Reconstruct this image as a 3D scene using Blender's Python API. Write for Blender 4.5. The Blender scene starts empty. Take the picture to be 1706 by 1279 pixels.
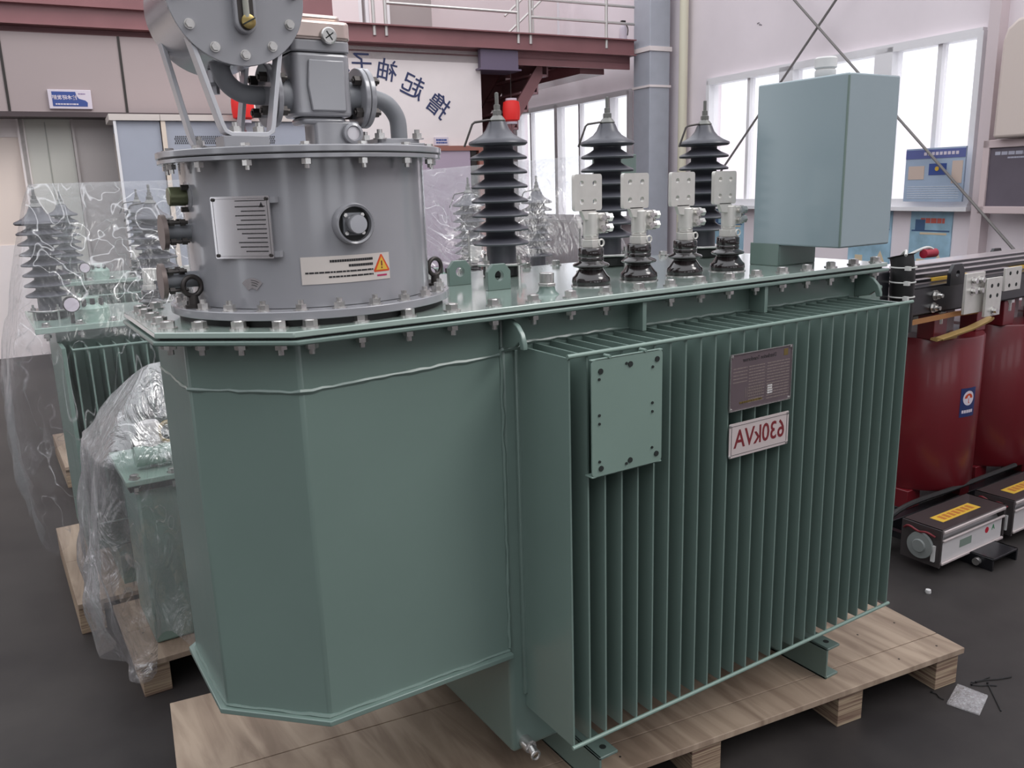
import bpy, bmesh, math, random
from mathutils import Vector, Matrix, noise
random.seed(7)
C = bpy.context.scene.collection
SC = bpy.context.scene
V = Vector
PI = math.pi

# ------------------------------------------------------------------ camera
CAM = V((-1.02325, -1.39848, 1.64723))
def cam_axes(yaw, pitch, roll):
    f = V((math.cos(pitch)*math.cos(yaw), math.cos(pitch)*math.sin(yaw), math.sin(pitch)))
    r = f.cross(V((0, 0, 1))).normalized(); u = r.cross(f)
    return (math.cos(roll)*r + math.sin(roll)*u, -math.sin(roll)*r + math.cos(roll)*u, f)
_r, _u, _f = cam_axes(1.00904783, -0.23034786, -0.02979441)
cd = bpy.data.cameras.new('camera'); cam = bpy.data.objects.new('camera', cd); C.objects.link(cam)
cam.matrix_world = Matrix(((_r.x, _u.x, -_f.x, CAM.x), (_r.y, _u.y, -_f.y, CAM.y), (_r.z, _u.z, -_f.z, CAM.z), (0, 0, 0, 1)))
cd.sensor_width = 36; cd.lens = 1399.17/1706*36; cd.clip_start = .05; cd.clip_end = 200
SC.camera = cam
# room axes: five degrees off the transformer, origin on the floor under the camera
ROOM = Matrix.Translation((CAM.x, CAM.y, 0)) @ Matrix.Rotation(math.radians(-5), 4, 'Z')

# ------------------------------------------------------------------ world, light, exposure
SC.view_settings.view_transform = 'Standard'; SC.view_settings.look = 'None'
SC.view_settings.gamma = 1; SC.view_settings.use_curve_mapping = False
SC.view_settings.exposure = 0.0
try:
    SC.cycles.use_denoising = True
    SC.cycles.max_bounces = 8; SC.cycles.transparent_max_bounces = 24
except Exception: pass
w = bpy.data.worlds.new('world'); SC.world = w; w.use_nodes = True
nt = w.node_tree; bg = nt.nodes['Background']
bg.inputs[0].default_value = (.93, .95, 1, 1); bg.inputs[1].default_value = 1.9
def sun(name, dirv, strength, angle, col=(1, 1, 1)):
    l = bpy.data.lights.new(name, 'SUN'); l.energy = strength; l.angle = math.radians(angle); l.color = col
    o = bpy.data.objects.new(name, l); C.objects.link(o)
    o.rotation_euler = V(dirv).to_track_quat('-Z', 'Y').to_euler(); return o
sun('skylight_sun', (-.55, .55, -.75), 1.3, 25, (1, .97, .94))

# ------------------------------------------------------------------ materials
def lin(c):
    c = c/255
    return c/12.92 if c <= .04045 else ((c+.055)/1.055)**2.4
def rgb(c): return (lin(c[0]), lin(c[1]), lin(c[2]), 1)
MATS = {}
def mat(name, col, rough=.5, metal=0., var=0., vscale=6., bump=0., bscale=40., spec=.5, coat=0., emit=None, stretch=None, trans=0.):
    if name in MATS: return MATS[name]
    m = bpy.data.materials.new(name); m.use_nodes = True; n = m.node_tree; b = n.nodes['Principled BSDF']
    b.inputs['Base Color'].default_value = rgb(col); b.inputs['Roughness'].default_value = rough
    b.inputs['Metallic'].default_value = metal; b.inputs['Specular IOR Level'].default_value = spec
    if coat: b.inputs['Coat Weight'].default_value = coat; b.inputs['Coat Roughness'].default_value = .12
    if trans: b.inputs['Transmission Weight'].default_value = trans
    if emit:
        b.inputs['Emission Color'].default_value = rgb(emit[0]); b.inputs['Emission Strength'].default_value = emit[1]
    if var or bump:
        tc = n.nodes.new('ShaderNodeTexCoord'); mp = n.nodes.new('ShaderNodeMapping')
        n.links.new(tc.outputs['Object'], mp.inputs[0])
        if stretch: mp.inputs['Scale'].default_value = stretch
    if var:
        t = n.nodes.new('ShaderNodeTexNoise'); t.inputs['Scale'].default_value = vscale; t.inputs['Detail'].default_value = 5
        n.links.new(mp.outputs[0], t.inputs[0])
        r = n.nodes.new('ShaderNodeValToRGB'); c0 = rgb(col)
        r.color_ramp.elements[0].position = .3; r.color_ramp.elements[1].position = .7
        r.color_ramp.elements[0].color = tuple(max(0, x*(1-var)) for x in c0[:3])+(1,)
        r.color_ramp.elements[1].color = tuple(min(1, x*(1+var)) for x in c0[:3])+(1,)
        n.links.new(t.outputs[0], r.inputs[0]); n.links.new(r.outputs[0], b.inputs['Base Color'])
    if bump:
        t = n.nodes.new('ShaderNodeTexNoise'); t.inputs['Scale'].default_value = bscale; t.inputs['Detail'].default_value = 3
        n.links.new(mp.outputs[0], t.inputs[0])
        bp = n.nodes.new('ShaderNodeBump'); bp.inputs['Strength'].default_value = bump; bp.inputs['Distance'].default_value = .01
        n.links.new(t.outputs[0], bp.inputs['Height']); n.links.new(bp.outputs[0], b.inputs['Normal'])
    MATS[name] = m; return m
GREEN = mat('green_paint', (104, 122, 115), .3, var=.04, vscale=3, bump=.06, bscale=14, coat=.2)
GREEN2 = mat('pale_green_paint', (116, 136, 127), .35, var=.06, vscale=3)
GREY = mat('grey_enamel', (138, 138, 142), .22, var=.03, bump=.04, bscale=7, coat=.6)
GREYL = mat('light_grey_enamel', (168, 168, 172), .24, metal=.65, var=.04)
ZINC = mat('zinc_steel', (200, 198, 195), .24, metal=.85, var=.08, vscale=60)
DARKST = mat('dark_steel', (62, 58, 56), .4, metal=.6)
TINNED = mat('tinned_metal', (206, 203, 197), .34, metal=.4, var=.05, vscale=30)
POLY = mat('polymer_insulator', (70, 70, 77), .36, var=.05)
PORC = mat('brown_porcelain', (34, 28, 28), .12, coat=.6)
RUBBER = mat('black_rubber', (22, 22, 22), .5)
BLACKP = mat('black_paint', (24, 24, 28), .28, coat=.2)
BRASS = mat('brass', (150, 132, 84), .3, metal=.8)
OLIVE = mat('olive_plated', (104, 108, 82), .35, metal=.5)
WHITEP = mat('white_plastic', (206, 204, 202), .4)
HOLE = mat('dark_hole', (24, 30, 28), .7)
RED = mat('red_resin', (104, 24, 32), .34, var=.08, vscale=3, coat=.25)
CREAM = mat('cream_wall_paint', (232, 222, 220), .7, var=.04, vscale=2, bump=.05, bscale=6)
WALLR = mat('window_wall_paint', (226, 216, 220), .7, var=.05, vscale=1.2)
MAUVE = mat('mauve_panel', (160, 146, 145), .6, var=.03, vscale=1)
MAROON = mat('maroon_steel', (136, 92, 94), .4, var=.08, vscale=3)
PVC = mat('white_window_frame', (226, 224, 226), .4)
COLM = mat('grey_column_paint', (172, 175, 184), .5, var=.04)
ROD = mat('brace_grey', (116, 112, 110), .5)
STEELR = mat('stainless_rail', (196, 192, 188), .3, metal=.6)
CABG = mat('grey_cabinet', (162, 166, 178), .4, var=.02)
CABT = mat('cream_trim', (206, 196, 190), .4)
CABC = mat('cream_door_panel', (200, 198, 190), .45)
NAVY = mat('navy_ink', (42, 52, 92), .6)
GREYM = mat('grey_metal_terminal', (118, 118, 114), .35, metal=.5)
BLUE = mat('sign_blue', (52, 74, 138), .5)
SIGNW = mat('sign_white', (206, 196, 206), .5)
DRED = mat('dark_red_ink', (110, 32, 38), .5)
ALU = mat('aluminium_plate', (200, 188, 186), .4, metal=.25)
INK = mat('black_ink', (34, 32, 34), .6)
PLATED = mat('dark_rating_plate', (104, 92, 96), .3, metal=.3, var=.05, vscale=20)
PLATEL = mat('engraved_lines', (140, 128, 122), .4, metal=.3)
YEL = mat('yellow_label', (206, 166, 60), .5)
ORANGE = mat('warning_orange', (196, 70, 30), .5)
LANT = mat('red_lantern_silk', (222, 38, 34), .5, emit=((222, 38, 34), .1))
LED = mat('chalkboard', (96, 88, 98), .4, var=.1, vscale=3)
POSTER = mat('poster_blue', (150, 184, 202), .5, var=.25, vscale=5)
POSTER2 = mat('notice_blue', (156, 172, 192), .5, var=.08, vscale=4)
POSTER3 = mat('paper_tan', (196, 176, 164), .6)
GREYB = mat('grey_coil_lead', (120, 122, 126), .5)
CLEARP = mat('cable_tie_white', (200, 200, 196), .5)
SILVER = mat('silver_mirror_sticker', (200, 198, 200), .1, metal=.9)
MIRROR = mat('mirror_steel', (150, 150, 154), .08, metal=1.)

def wood(name, c1, c2, scale, ang=0):
    m = bpy.data.materials.new(name); m.use_nodes = True; n = m.node_tree; b = n.nodes['Principled BSDF']
    tc = n.nodes.new('ShaderNodeTexCoord'); mp = n.nodes.new('ShaderNodeMapping'); mp.inputs['Scale'].default_value = scale
    mp.inputs['Rotation'].default_value = (0, 0, ang)
    n.links.new(tc.outputs['Object'], mp.inputs[0])
    nz = n.nodes.new('ShaderNodeTexNoise'); nz.inputs['Scale'].default_value = 2.2; nz.inputs['Detail'].default_value = 6; nz.inputs['Distortion'].default_value = 1.2
    n.links.new(mp.outputs[0], nz.inputs[0])
    r = n.nodes.new('ShaderNodeValToRGB'); r.color_ramp.elements[0].position = .35; r.color_ramp.elements[1].position = .62
    r.color_ramp.elements[0].color = rgb(c1); r.color_ramp.elements[1].color = rgb(c2)
    n.links.new(nz.outputs[0], r.inputs[0])
    n2 = n.nodes.new('ShaderNodeTexNoise'); n2.inputs['Scale'].default_value = 3; n2.inputs['Detail'].default_value = 3
    n.links.new(tc.outputs['Object'], n2.inputs[0])
    mx = n.nodes.new('ShaderNodeMixRGB'); mx.blend_type = 'MULTIPLY'; mx.inputs[0].default_value = .35
    n.links.new(r.outputs[0], mx.inputs[1]); n.links.new(n2.outputs[0], mx.inputs[2])
    n.links.new(mx.outputs[0], b.inputs['Base Color']); b.inputs['Roughness'].default_value = .65
    MATS[name] = m; return m
PLY = wood('plywood_top', (138, 118, 101), (176, 156, 136), (6, .8, 1), 0)
PLYE = wood('plywood_edge', (112, 84, 72), (178, 158, 132), (1, 1, 60), 0)

def floor_mat():
    m = bpy.data.materials.new('dark_floor_paint'); m.use_nodes = True; n = m.node_tree; b = n.nodes['Principled BSDF']
    tc = n.nodes.new('ShaderNodeTexCoord')
    a = n.nodes.new('ShaderNodeTexNoise'); a.inputs['Scale'].default_value = 1.3; a.inputs['Detail'].default_value = 8; a.inputs['Roughness'].default_value = .62
    n.links.new(tc.outputs['Object'], a.inputs[0])
    r = n.nodes.new('ShaderNodeValToRGB'); r.color_ramp.elements[0].position = .35; r.color_ramp.elements[1].position = .7
    r.color_ramp.elements[0].color = rgb((42, 39, 39)); r.color_ramp.elements[1].color = rgb((66, 62, 60))
    n.links.new(a.outputs[0], r.inputs[0]); n.links.new(r.outputs[0], b.inputs['Base Color'])
    r2 = n.nodes.new('ShaderNodeMapRange'); r2.inputs[3].default_value = .38; r2.inputs[4].default_value = .6
    n.links.new(a.outputs[0], r2.inputs[0]); n.links.new(r2.outputs[0], b.inputs['Roughness'])
    b.inputs['Specular IOR Level'].default_value = .25
    return m
FLOOR = floor_mat()

def film_mat(name, base, streak, bumpd=.02, scale=7., wr=.5):
    m = bpy.data.materials.new(name); m.use_nodes = True; n = m.node_tree
    for x in list(n.nodes): n.nodes.remove(x)
    out = n.nodes.new('ShaderNodeOutputMaterial'); mix = n.nodes.new('ShaderNodeMixShader')
    tr = n.nodes.new('ShaderNodeBsdfTransparent'); tr.inputs[0].default_value = (.95, .95, .96, 1)
    df = n.nodes.new('ShaderNodeBsdfDiffuse'); df.inputs[0].default_value = (.7, .67, .68, 1)
    tl = n.nodes.new('ShaderNodeBsdfTranslucent'); tl.inputs[0].default_value = (.5, .48, .5, 1)
    gl = n.nodes.new('ShaderNodeBsdfGlossy'); gl.inputs['Roughness'].default_value = .2; gl.inputs[0].default_value = (1, 1, 1, 1)
    m1 = n.nodes.new('ShaderNodeMixShader'); m2 = n.nodes.new('ShaderNodeMixShader')
    m1.inputs[0].default_value = .5; m2.inputs[0].default_value = .55
    tc = n.nodes.new('ShaderNodeTexCoord'); mp = n.nodes.new('ShaderNodeMapping'); mp.inputs['Scale'].default_value = (1, 1, .45)
    n.links.new(tc.outputs['Object'], mp.inputs[0])
    nz = n.nodes.new('ShaderNodeTexNoise'); nz.inputs['Scale'].default_value = scale; nz.inputs['Detail'].default_value = 4; nz.inputs['Distortion'].default_value = 2.5
    n.links.new(mp.outputs[0], nz.inputs[0])
    bp = n.nodes.new('ShaderNodeBump'); bp.inputs['Strength'].default_value = .9; bp.inputs['Distance'].default_value = bumpd
    n.links.new(nz.outputs[0], bp.inputs['Height']); n.links.new(bp.outputs[0], gl.inputs['Normal'])
    lw = n.nodes.new('ShaderNodeLayerWeight'); lw.inputs[0].default_value = .25; n.links.new(bp.outputs[0], lw.inputs['Normal'])
    mr = n.nodes.new('ShaderNodeMapRange'); mr.inputs[1].default_value = 0; mr.inputs[2].default_value = 1
    mr.inputs[3].default_value = base; mr.inputs[4].default_value = streak
    n.links.new(lw.outputs['Facing'], mr.inputs[0])
    # thin sharp creases; their glints are painted in as bright lines
    ck = n.nodes.new('ShaderNodeTexNoise'); ck.inputs['Scale'].default_value = scale*.55; ck.inputs['Detail'].default_value = 2; ck.inputs['Distortion'].default_value = 1.6
    n.links.new(mp.outputs[0], ck.inputs[0])
    s1 = n.nodes.new('ShaderNodeMath'); s1.operation = 'SUBTRACT'; s1.inputs[1].default_value = .5; n.links.new(ck.outputs[0], s1.inputs[0])
    s2 = n.nodes.new('ShaderNodeMath'); s2.operation = 'ABSOLUTE'; n.links.new(s1.outputs[0], s2.inputs[0])
    s3 = n.nodes.new('ShaderNodeMapRange'); s3.inputs[1].default_value = .0; s3.inputs[2].default_value = .012; s3.inputs[3].default_value = wr; s3.inputs[4].default_value = 0; n.links.new(s2.outputs[0], s3.inputs[0])
    s4 = n.nodes.new('ShaderNodeMath'); s4.operation = 'MAXIMUM'; n.links.new(s3.outputs[0], s4.inputs[0]); n.links.new(mr.outputs[0], s4.inputs[1])
    n.links.new(df.outputs[0], m1.inputs[1]); n.links.new(tl.outputs[0], m1.inputs[2])
    n.links.new(m1.outputs[0], m2.inputs[1]); n.links.new(gl.outputs[0], m2.inputs[2])
    n.links.new(s4.outputs[0], mix.inputs[0]); n.links.new(tr.outputs[0], mix.inputs[1]); n.links.new(m2.outputs[0], mix.inputs[2])
    n.links.new(mix.outputs[0], out.inputs[0])
    return m
FILM = film_mat('clear_plastic_film', .04, .42, wr=.42)
FILM2 = film_mat('bunched_plastic_film', .22, .85, .03, 9., wr=.6)
GLASS = film_mat('window_glass', .03, .5, 0.0, 1., wr=0)
BAGM = film_mat('bag_film', .5, .95, .02, 60.)

# ------------------------------------------------------------------ mesh helpers
class XF: M = Matrix.Identity(4)
def nb(): return bmesh.new()
def box(b, x0, x1, y0, y1, z0, z1, M=None):
    r = bmesh.ops.create_cube(b, size=1)
    m = Matrix.Translation(((x0+x1)/2, (y0+y1)/2, (z0+z1)/2)) @ Matrix.Diagonal((abs(x1-x0), abs(y1-y0), abs(z1-z0), 1))
    if M is not None: m = M @ m
    bmesh.ops.transform(b, matrix=m, verts=r['verts']); return r['verts']
def frame_z(p0, p1):
    d = (V(p1)-V(p0)); q = d.to_track_quat('Z', 'Y').to_matrix().to_4x4(); q.translation = V(p0); return q, d.length
def lathe(b, prof, n=24, M=None, cap=True, a0=0, a1=2*PI):
    full = abs(a1-a0-2*PI) < 1e-6; N = n if full else n+1; rings = []
    for r, z in prof:
        if r < 1e-6: vs = [b.verts.new((0, 0, z))]*N
        else: vs = [b.verts.new((r*math.cos(a0+(a1-a0)*k/n), r*math.sin(a0+(a1-a0)*k/n), z)) for k in range(N)]
        rings.append(vs)
    new = set(v for R in rings for v in R)
    for i in range(len(rings)-1):
        A, Bq = rings[i], rings[i+1]
        for k in range(n):
            j = (k+1) % N if full else k+1
            q = []
            for v in (A[k], A[j], Bq[j], Bq[k]):
                if v not in q: q.append(v)
            if len(q) > 2:
                try: b.faces.new(q)
                except ValueError: pass
    if cap and full:
        for R, rev in ((rings[0], True), (rings[-1], False)):
            if len(set(R)) > 2:
                try: b.faces.new(R[::-1] if rev else R)
                except ValueError: pass
    if M is not None: bmesh.ops.transform(b, matrix=M, verts=list(new))
    return list(new)
def cyl(b, p0, p1, r, n=16, r2=None):
    M, L = frame_z(p0, p1); return lathe(b, [(r, 0), (r if r2 is None else r2, L)], n, M)
def hexp(b, p0, p1, r): return cyl(b, p0, p1, r, 6)
def prism(b, pts, z0, z1, M=None):
    lo = [b.verts.new((x, y, z0)) for x, y in pts]; hi = [b.verts.new((x, y, z1)) for x, y in pts]; n = len(pts)
    b.faces.new(lo[::-1]); b.faces.new(hi)
    for i in range(n): b.faces.new((lo[i], lo[(i+1) % n], hi[(i+1) % n], hi[i]))
    if M is not None: bmesh.ops.transform(b, matrix=M, verts=lo+hi)
    return lo+hi
def smooth_path(pts, k=6):
    P = [V(p) for p in pts]; out = []
    for i in range(len(P)-1):
        a, c, d, e = P[max(i-1, 0)], P[i], P[i+1], P[min(i+2, len(P)-1)]
        for j in range(k):
            t = j/k
            out.append(.5*((2*c)+(d-a)*t+(2*a-5*c+4*d-e)*t*t+(3*c-a-3*d+e)*t**3))
    out.append(P[-1]); return out
def tube(b, pts, r, n=10, smooth=True, k=6):
    P = smooth_path(pts, k) if smooth and len(pts) > 2 else [V(p) for p in pts]
    prev = None; t0 = (P[1]-P[0]).normalized(); up = V((0, 0, 1)) if abs(t0.z) < .9 else V((1, 0, 0))
    nrm = t0.cross(up).normalized(); rings = []
    for i, p in enumerate(P):
        t = (P[min(i+1, len(P)-1)]-P[max(i-1, 0)]).normalized()
        nrm = (nrm-t*nrm.dot(t)).normalized(); bn = t.cross(nrm)
        rr = r[i*(len(r)-1)//max(len(P)-1, 1)] if isinstance(r, (list, tuple)) else r
        ring = [b.verts.new(p+(nrm*math.cos(2*PI*q/n)+bn*math.sin(2*PI*q/n))*rr) for q in range(n)]
        if prev:
            for q in range(n): b.faces.new((prev[q], prev[(q+1) % n], ring[(q+1) % n], ring[q]))
        rings.append(ring); prev = ring
    b.faces.new(rings[0][::-1]); b.faces.new(rings[-1])
def strip(b, pts, wid, th, wdir):
    """flat bar bent along pts; wdir = width direction"""
    P = [V(p) for p in pts]; wd = V(wdir).normalized(); prev = None; first = None
    for i, p in enumerate(P):
        t = (P[min(i+1, len(P)-1)]-P[max(i-1, 0)]).normalized(); nn = t.cross(wd).normalized()
        R = [b.verts.new(p+wd*sx*wid/2+nn*sy*th/2) for sx, sy in ((-1, -1), (1, -1), (1, 1), (-1, 1))]
        if prev:
            for q in range(4): b.faces.new((prev[q], prev[(q+1) % 4], R[(q+1) % 4], R[q]))
        else: first = R
        prev = R
    b.faces.new(first[::-1]); b.faces.new(prev)
def torus(b, M, R, r, n=24, m=10):
    rings = []
    for i in range(n):
        a = 2*PI*i/n
        rings.append([b.verts.new(M @ V(((R+r*math.cos(2*PI*j/m))*math.cos(a), (R+r*math.cos(2*PI*j/m))*math.sin(a), r*math.sin(2*PI*j/m)))) for j in range(m)])
    for i in range(n):
        A, Bq = rings[i], rings[(i+1) % n]
        for j in range(m): b.faces.new((A[j], Bq[j], Bq[(j+1) % m], A[(j+1) % m]))
def holed(b, outline, c, r, z0, z1, M=None):
    """star-shaped plate outline (2D) with a round hole at c"""
    n = len(outline); outs = []
    angs = sorted([math.atan2(y-c[1], x-c[0]) for x, y in outline]+[2*PI*k/16-PI+.01 for k in range(16)])
    for a in angs:
        d = (math.cos(a), math.sin(a)); best = 1e9
        for i in range(n):
            (x1, y1), (x2, y2) = outline[i], outline[(i+1) % n]; ex, ey = x2-x1, y2-y1
            den = d[0]*ey-d[1]*ex
            if abs(den) < 1e-12: continue
            t = ((x1-c[0])*ey-(y1-c[1])*ex)/den; s = ((x1-c[0])*d[1]-(y1-c[1])*d[0])/den
            if t > 0 and -1e-6 <= s <= 1+1e-6: best = min(best, t)
        outs.append((c[0]+d[0]*best, c[1]+d[1]*best))
    inn = [(c[0]+r*math.cos(a), c[1]+r*math.sin(a)) for a in angs]; N = len(angs); allv = []
    L = [[b.verts.new((x, y, z)) for x, y in pp] for z in (z0, z1) for pp in (outs, inn)]
    o0, i0, o1, i1 = L
    for k in range(N):
        j = (k+1) % N
        for q in ((o0[j], o0[k], i0[k], i0[j]), (o1[k], o1[j], i1[j], i1[k]), (o0[k], o0[j], o1[j], o1[k]), (i0[j], i0[k], i1[k], i1[j])):
            try: b.faces.new(q)
            except ValueError: pass
    for l in L: allv += l
    if M is not None: bmesh.ops.transform(b, matrix=M, verts=allv)
def rect_round(x0, x1, y0, y1, r, n=4):
    out = []
    for cx, cy, a in ((x1-r, y1-r, 0), (x0+r, y1-r, PI/2), (x0+r, y0+r, PI), (x1-r, y0+r, 1.5*PI)):
        out += [(cx+r*math.cos(a+PI/2*k/n), cy+r*math.sin(a+PI/2*k/n)) for k in range(n+1)]
    return out
# matrices that stand a flat XY drawing up in the XZ plane facing -Y (x right, y up, z towards the viewer)
def face_y(x, y, z, mirror=False):
    s = -1 if mirror else 1
    return Matrix(((s, 0, 0, x), (0, 0, -1, y), (0, 1, 0, z), (0, 0, 0, 1)))
def face_x(x, y, z, mirror=False):   # faces -X: drawing x runs towards -Y
    s = -1 if mirror else 1
    return Matrix(((0, 0, -1, x), (-s, 0, 0, y), (0, 1, 0, z), (0, 0, 0, 1)))

def root_of(o):
    v = V((0, 0, 0))
    while o is not None: v += o.location; o = o.parent
    return v
def finish(name, me, m, parent, bev, seg):
    o = bpy.data.objects.new(name, me); C.objects.link(o)
    if m is not None: me.materials.append(m)
    if parent is not None: o.parent = parent
    if bev:
        md = o.modifiers.new('bevel', 'BEVEL'); md.width = bev; md.segments = seg; md.limit_method = 'ANGLE'; md.angle_limit = math.radians(40)
    return o
def obj(name, b, m, parent=None, bev=0, seg=2, ang=38, recentre=True, flip=True):
    if XF.M != Matrix.Identity(4): bmesh.ops.transform(b, matrix=XF.M, verts=b.verts)
    if flip: bmesh.ops.recalc_face_normals(b, faces=b.faces)
    ca = math.radians(ang)
    for f in b.faces: f.smooth = True
    for e in b.edges:
        if len(e.link_faces) == 2 and e.calc_face_angle(0) > ca: e.smooth = False
    me = bpy.data.meshes.new(name)
    base = root_of(parent) if parent is not None else V((0, 0, 0)); loc = V((0, 0, 0))
    if parent is None:
        xs = [v.co for v in b.verts]
        loc = V(((min(c.x for c in xs)+max(c.x for c in xs))/2, (min(c.y for c in xs)+max(c.y for c in xs))/2, min(c.z for c in xs)))
        base = loc
    bmesh.ops.translate(b, verts=b.verts, vec=-base)
    b.to_mesh(me); b.free()
    o = finish(name, me, m, parent, bev, seg)
    if parent is None: o.location = loc
    return o
def tag(o, label=None, cat=None, group=None, kind=None):
    if label: o['label'] = label
    if cat: o['category'] = cat
    if group: o['group'] = group
    if kind: o['kind'] = kind
    return o
def thing(name, label, cat, loc, group=None):
    o = bpy.data.objects.new(name, None); C.objects.link(o); o.location = XF.M @ V(loc); o.empty_display_size = .1
    return tag(o, label, cat, group)
def struct(name, b, m, label=None, cat='room', parent=None, bev=0):
    o = obj(name, b, m, parent, bev)
    if parent is None: tag(o, label, cat, None, 'structure')
    return o
def dup(root, delta, label=None, group=None):
    def rec(o, par):
        c = o.copy(); C.objects.link(c); c.parent = par
        for ch in list(o.children): rec(ch, c)
        return c
    r = rec(root, None); r.location = root.location+V(delta)
    if label: r['label'] = label
    if group: r['group'] = group
    return r
def inst(name, me, m, loc, parent, rotz=0, rot=None):
    o = bpy.data.objects.new(name, me); C.objects.link(o); o.parent = parent
    o.location = V(loc)-root_of(parent)
    if rot is not None: o.rotation_euler = rot
    else: o.rotation_euler = (0, 0, rotz)
    return o
def mesh_of(b, name, m, ang=38):
    bmesh.ops.recalc_face_normals(b, faces=b.faces)
    for f in b.faces: f.smooth = True
    for e in b.edges:
        if len(e.link_faces) == 2 and e.calc_face_angle(0) > math.radians(ang): e.smooth = False
    me = bpy.data.meshes.new(name); b.to_mesh(me); b.free(); me.materials.append(m); return me
_cjk = {}
def text_bm(s, size, depth=.0006, align='CENTER', bold=0., sx=1.):
    cu = bpy.data.curves.new('t', 'FONT'); cu.body = s; cu.size = size; cu.extrude = depth; cu.align_x = align; cu.align_y = 'CENTER'; cu.offset = bold
    cu.resolution_u = 3
    o = bpy.data.objects.new('t', cu); C.objects.link(o); dg = bpy.context.evaluated_depsgraph_get(); dg.update()
    me = o.evaluated_get(dg).to_mesh(); b = nb(); b.from_mesh(me); o.evaluated_get(dg).to_mesh_clear()
    bpy.data.objects.remove(o); bpy.data.curves.remove(cu)
    if sx != 1: bmesh.ops.transform(b, matrix=Matrix.Diagonal((sx, 1, 1, 1)), verts=b.verts)
    return b
def text(name, s, size, m, M, parent, **k):
    b = text_bm(s, size, **k); bmesh.ops.transform(b, matrix=M, verts=b.verts); return obj(name, b, m, parent)
def dashes(b, x0, x1, y, h, gap=.3, seed=0, z0=0, z1=.0008, M=None, wmin=.8, wmax=2.2):
    R = random.Random(seed); x = x0
    while x < x1:
        wd = h*R.uniform(wmin, wmax); wd = min(wd, x1-x)
        if wd > h*.3: box(b, x, x+wd, y-h/2, y+h/2, z0, z1, M)
        x += wd+h*gap
def bend(b, cx, cy, R, a0):
    """drawing (x along the surface, y up, z outwards) wrapped on a vertical cylinder; a0 = angle of x=0, y is world z"""
    for v in b.verts:
        a = a0+v.co.x/R; rr = R+v.co.z; z = v.co.y
        v.co = V((cx+rr*math.cos(a), cy+rr*math.sin(a), z))
def grid_rect(b, x0, x1, y0, y1, z, n=12, th=.0008):
    for zz in (z, z+th):
        pass
    lo = [[b.verts.new((x0+(x1-x0)*i/n, yy, z+th)) for i in range(n+1)] for yy in (y0, y1)]
    l2 = [[b.verts.new((x0+(x1-x0)*i/n, yy, z)) for i in range(n+1)] for yy in (y0, y1)]
    for i in range(n):
        b.faces.new((lo[0][i], lo[0][i+1], lo[1][i+1], lo[1][i])); b.faces.new((l2[0][i+1], l2[0][i], l2[1][i], l2[1][i+1]))
        b.faces.new((l2[0][i], l2[0][i+1], lo[0][i+1], lo[0][i])); b.faces.new((lo[1][i], lo[1][i+1], l2[1][i+1], l2[1][i]))
    for i in (0, n): b.faces.new((l2[0][i], lo[0][i], lo[1][i], l2[1][i]))
# ================================================================== the hall
XF.M = ROOM
b = nb(); box(b, -14, 8.2, -10, 16, -.1, 0); struct('floor', b, FLOOR, 'dark grey painted concrete floor of the hall')
# the rest of the hall behind and beside the camera
b = nb(); box(b, -10, 8.2, -7.2, -7, 0, 1.2); box(b, -10, 8.2, -7.2, -7, 3.4, 6.5)
for x0_, x1_ in ((-10, -6), (-4.6, -1.5), (.3, 1.2), (3, 4), (5.8, 8.2)): box(b, x0_, x1_, -7.2, -7, 1.2, 3.4)  # unseen openings, put in to reflect in the drum and light front faces
box(b, -10, -9.9, -7.2, -7, 0, 6.5); struct('wall_front', b, mat('hall_wall', (150, 146, 146), .7), 'hall wall behind the viewer')
b = nb(); box(b, -10.2, -10, -7.2, -.6, 0, 6.5); box(b, -10.2, -10, .9, 10.3, 0, 6.5); box(b, -10.2, -10, -.6, .9, 3.6, 6.5); struct('wall_left_hall', b, MATS['hall_wall'], 'hall wall far to the left')  # gap in this wall added for a bright strip reflected on the drum
# window wall (e1 = 7.8) with two window openings
b = nb(); X0, X1 = 7.8, 8.0
W1 = (5.33, 9.18, 1.36, 2.93); W2 = (10.95, 14.6, 1.1, 3.0)
box(b, X0, X1, -10, W1[0], 0, 7.5); box(b, X0, X1, W1[1], W2[0], 0, 7.5); box(b, X0, X1, W2[1], 16, 0, 7.5)
for W in (W1, W2):
    box(b, X0, X1, W[0], W[1], 0, W[2]); box(b, X0, X1, W[0], W[1], W[3], 7.5)
struct('wall_right', b, WALLR, 'white painted wall with the long row of windows')
b = nb(); box(b, -14, 8.2, 15.6, 15.8, 0, 7.5); struct('wall_back', b, CREAM, 'far white wall behind the stair')
def window(nm, W, mull, posts, label, pw=.11):
    b = nb(); a0, a1, z0, z1 = W; x0, x1 = 7.74, 7.9; t = .05
    box(b, x0, x1, a0, a1, z0-.03, z0+t); box(b, x0, x1, a0, a1, z1-t, z1+.03)
    box(b, x0, x1, a0-.01, a0+t, z0, z1); box(b, x0, x1, a1-t, a1+.01, z0, z1)
    for p in posts: box(b, x0, x1, p-pw, p+pw, z0, z1)
    for p in mull: box(b, x0+.04, x1-.03, p-.025, p+.025, z0, z1)
    f = struct(nm, b, PVC, label)
    es = sorted([a0]+list(mull)+list(posts)+[a1])
    for i in range(len(es)-1):
        g = nb(); box(g, 7.83, 7.836, es[i]+.03, es[i+1]-.03, z0+.03, z1-.03); obj('pane', g, GLASS, f)
    s = nb(); box(s, 7.66, 7.8, a0-.05, a1+.05, z0-.07, z0-.03); obj('window_sill', s, PVC, f)
window('window_1', W1, (5.785, 8.43), (6.41, 7.77), 'long white framed window behind the square oil tank')
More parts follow.
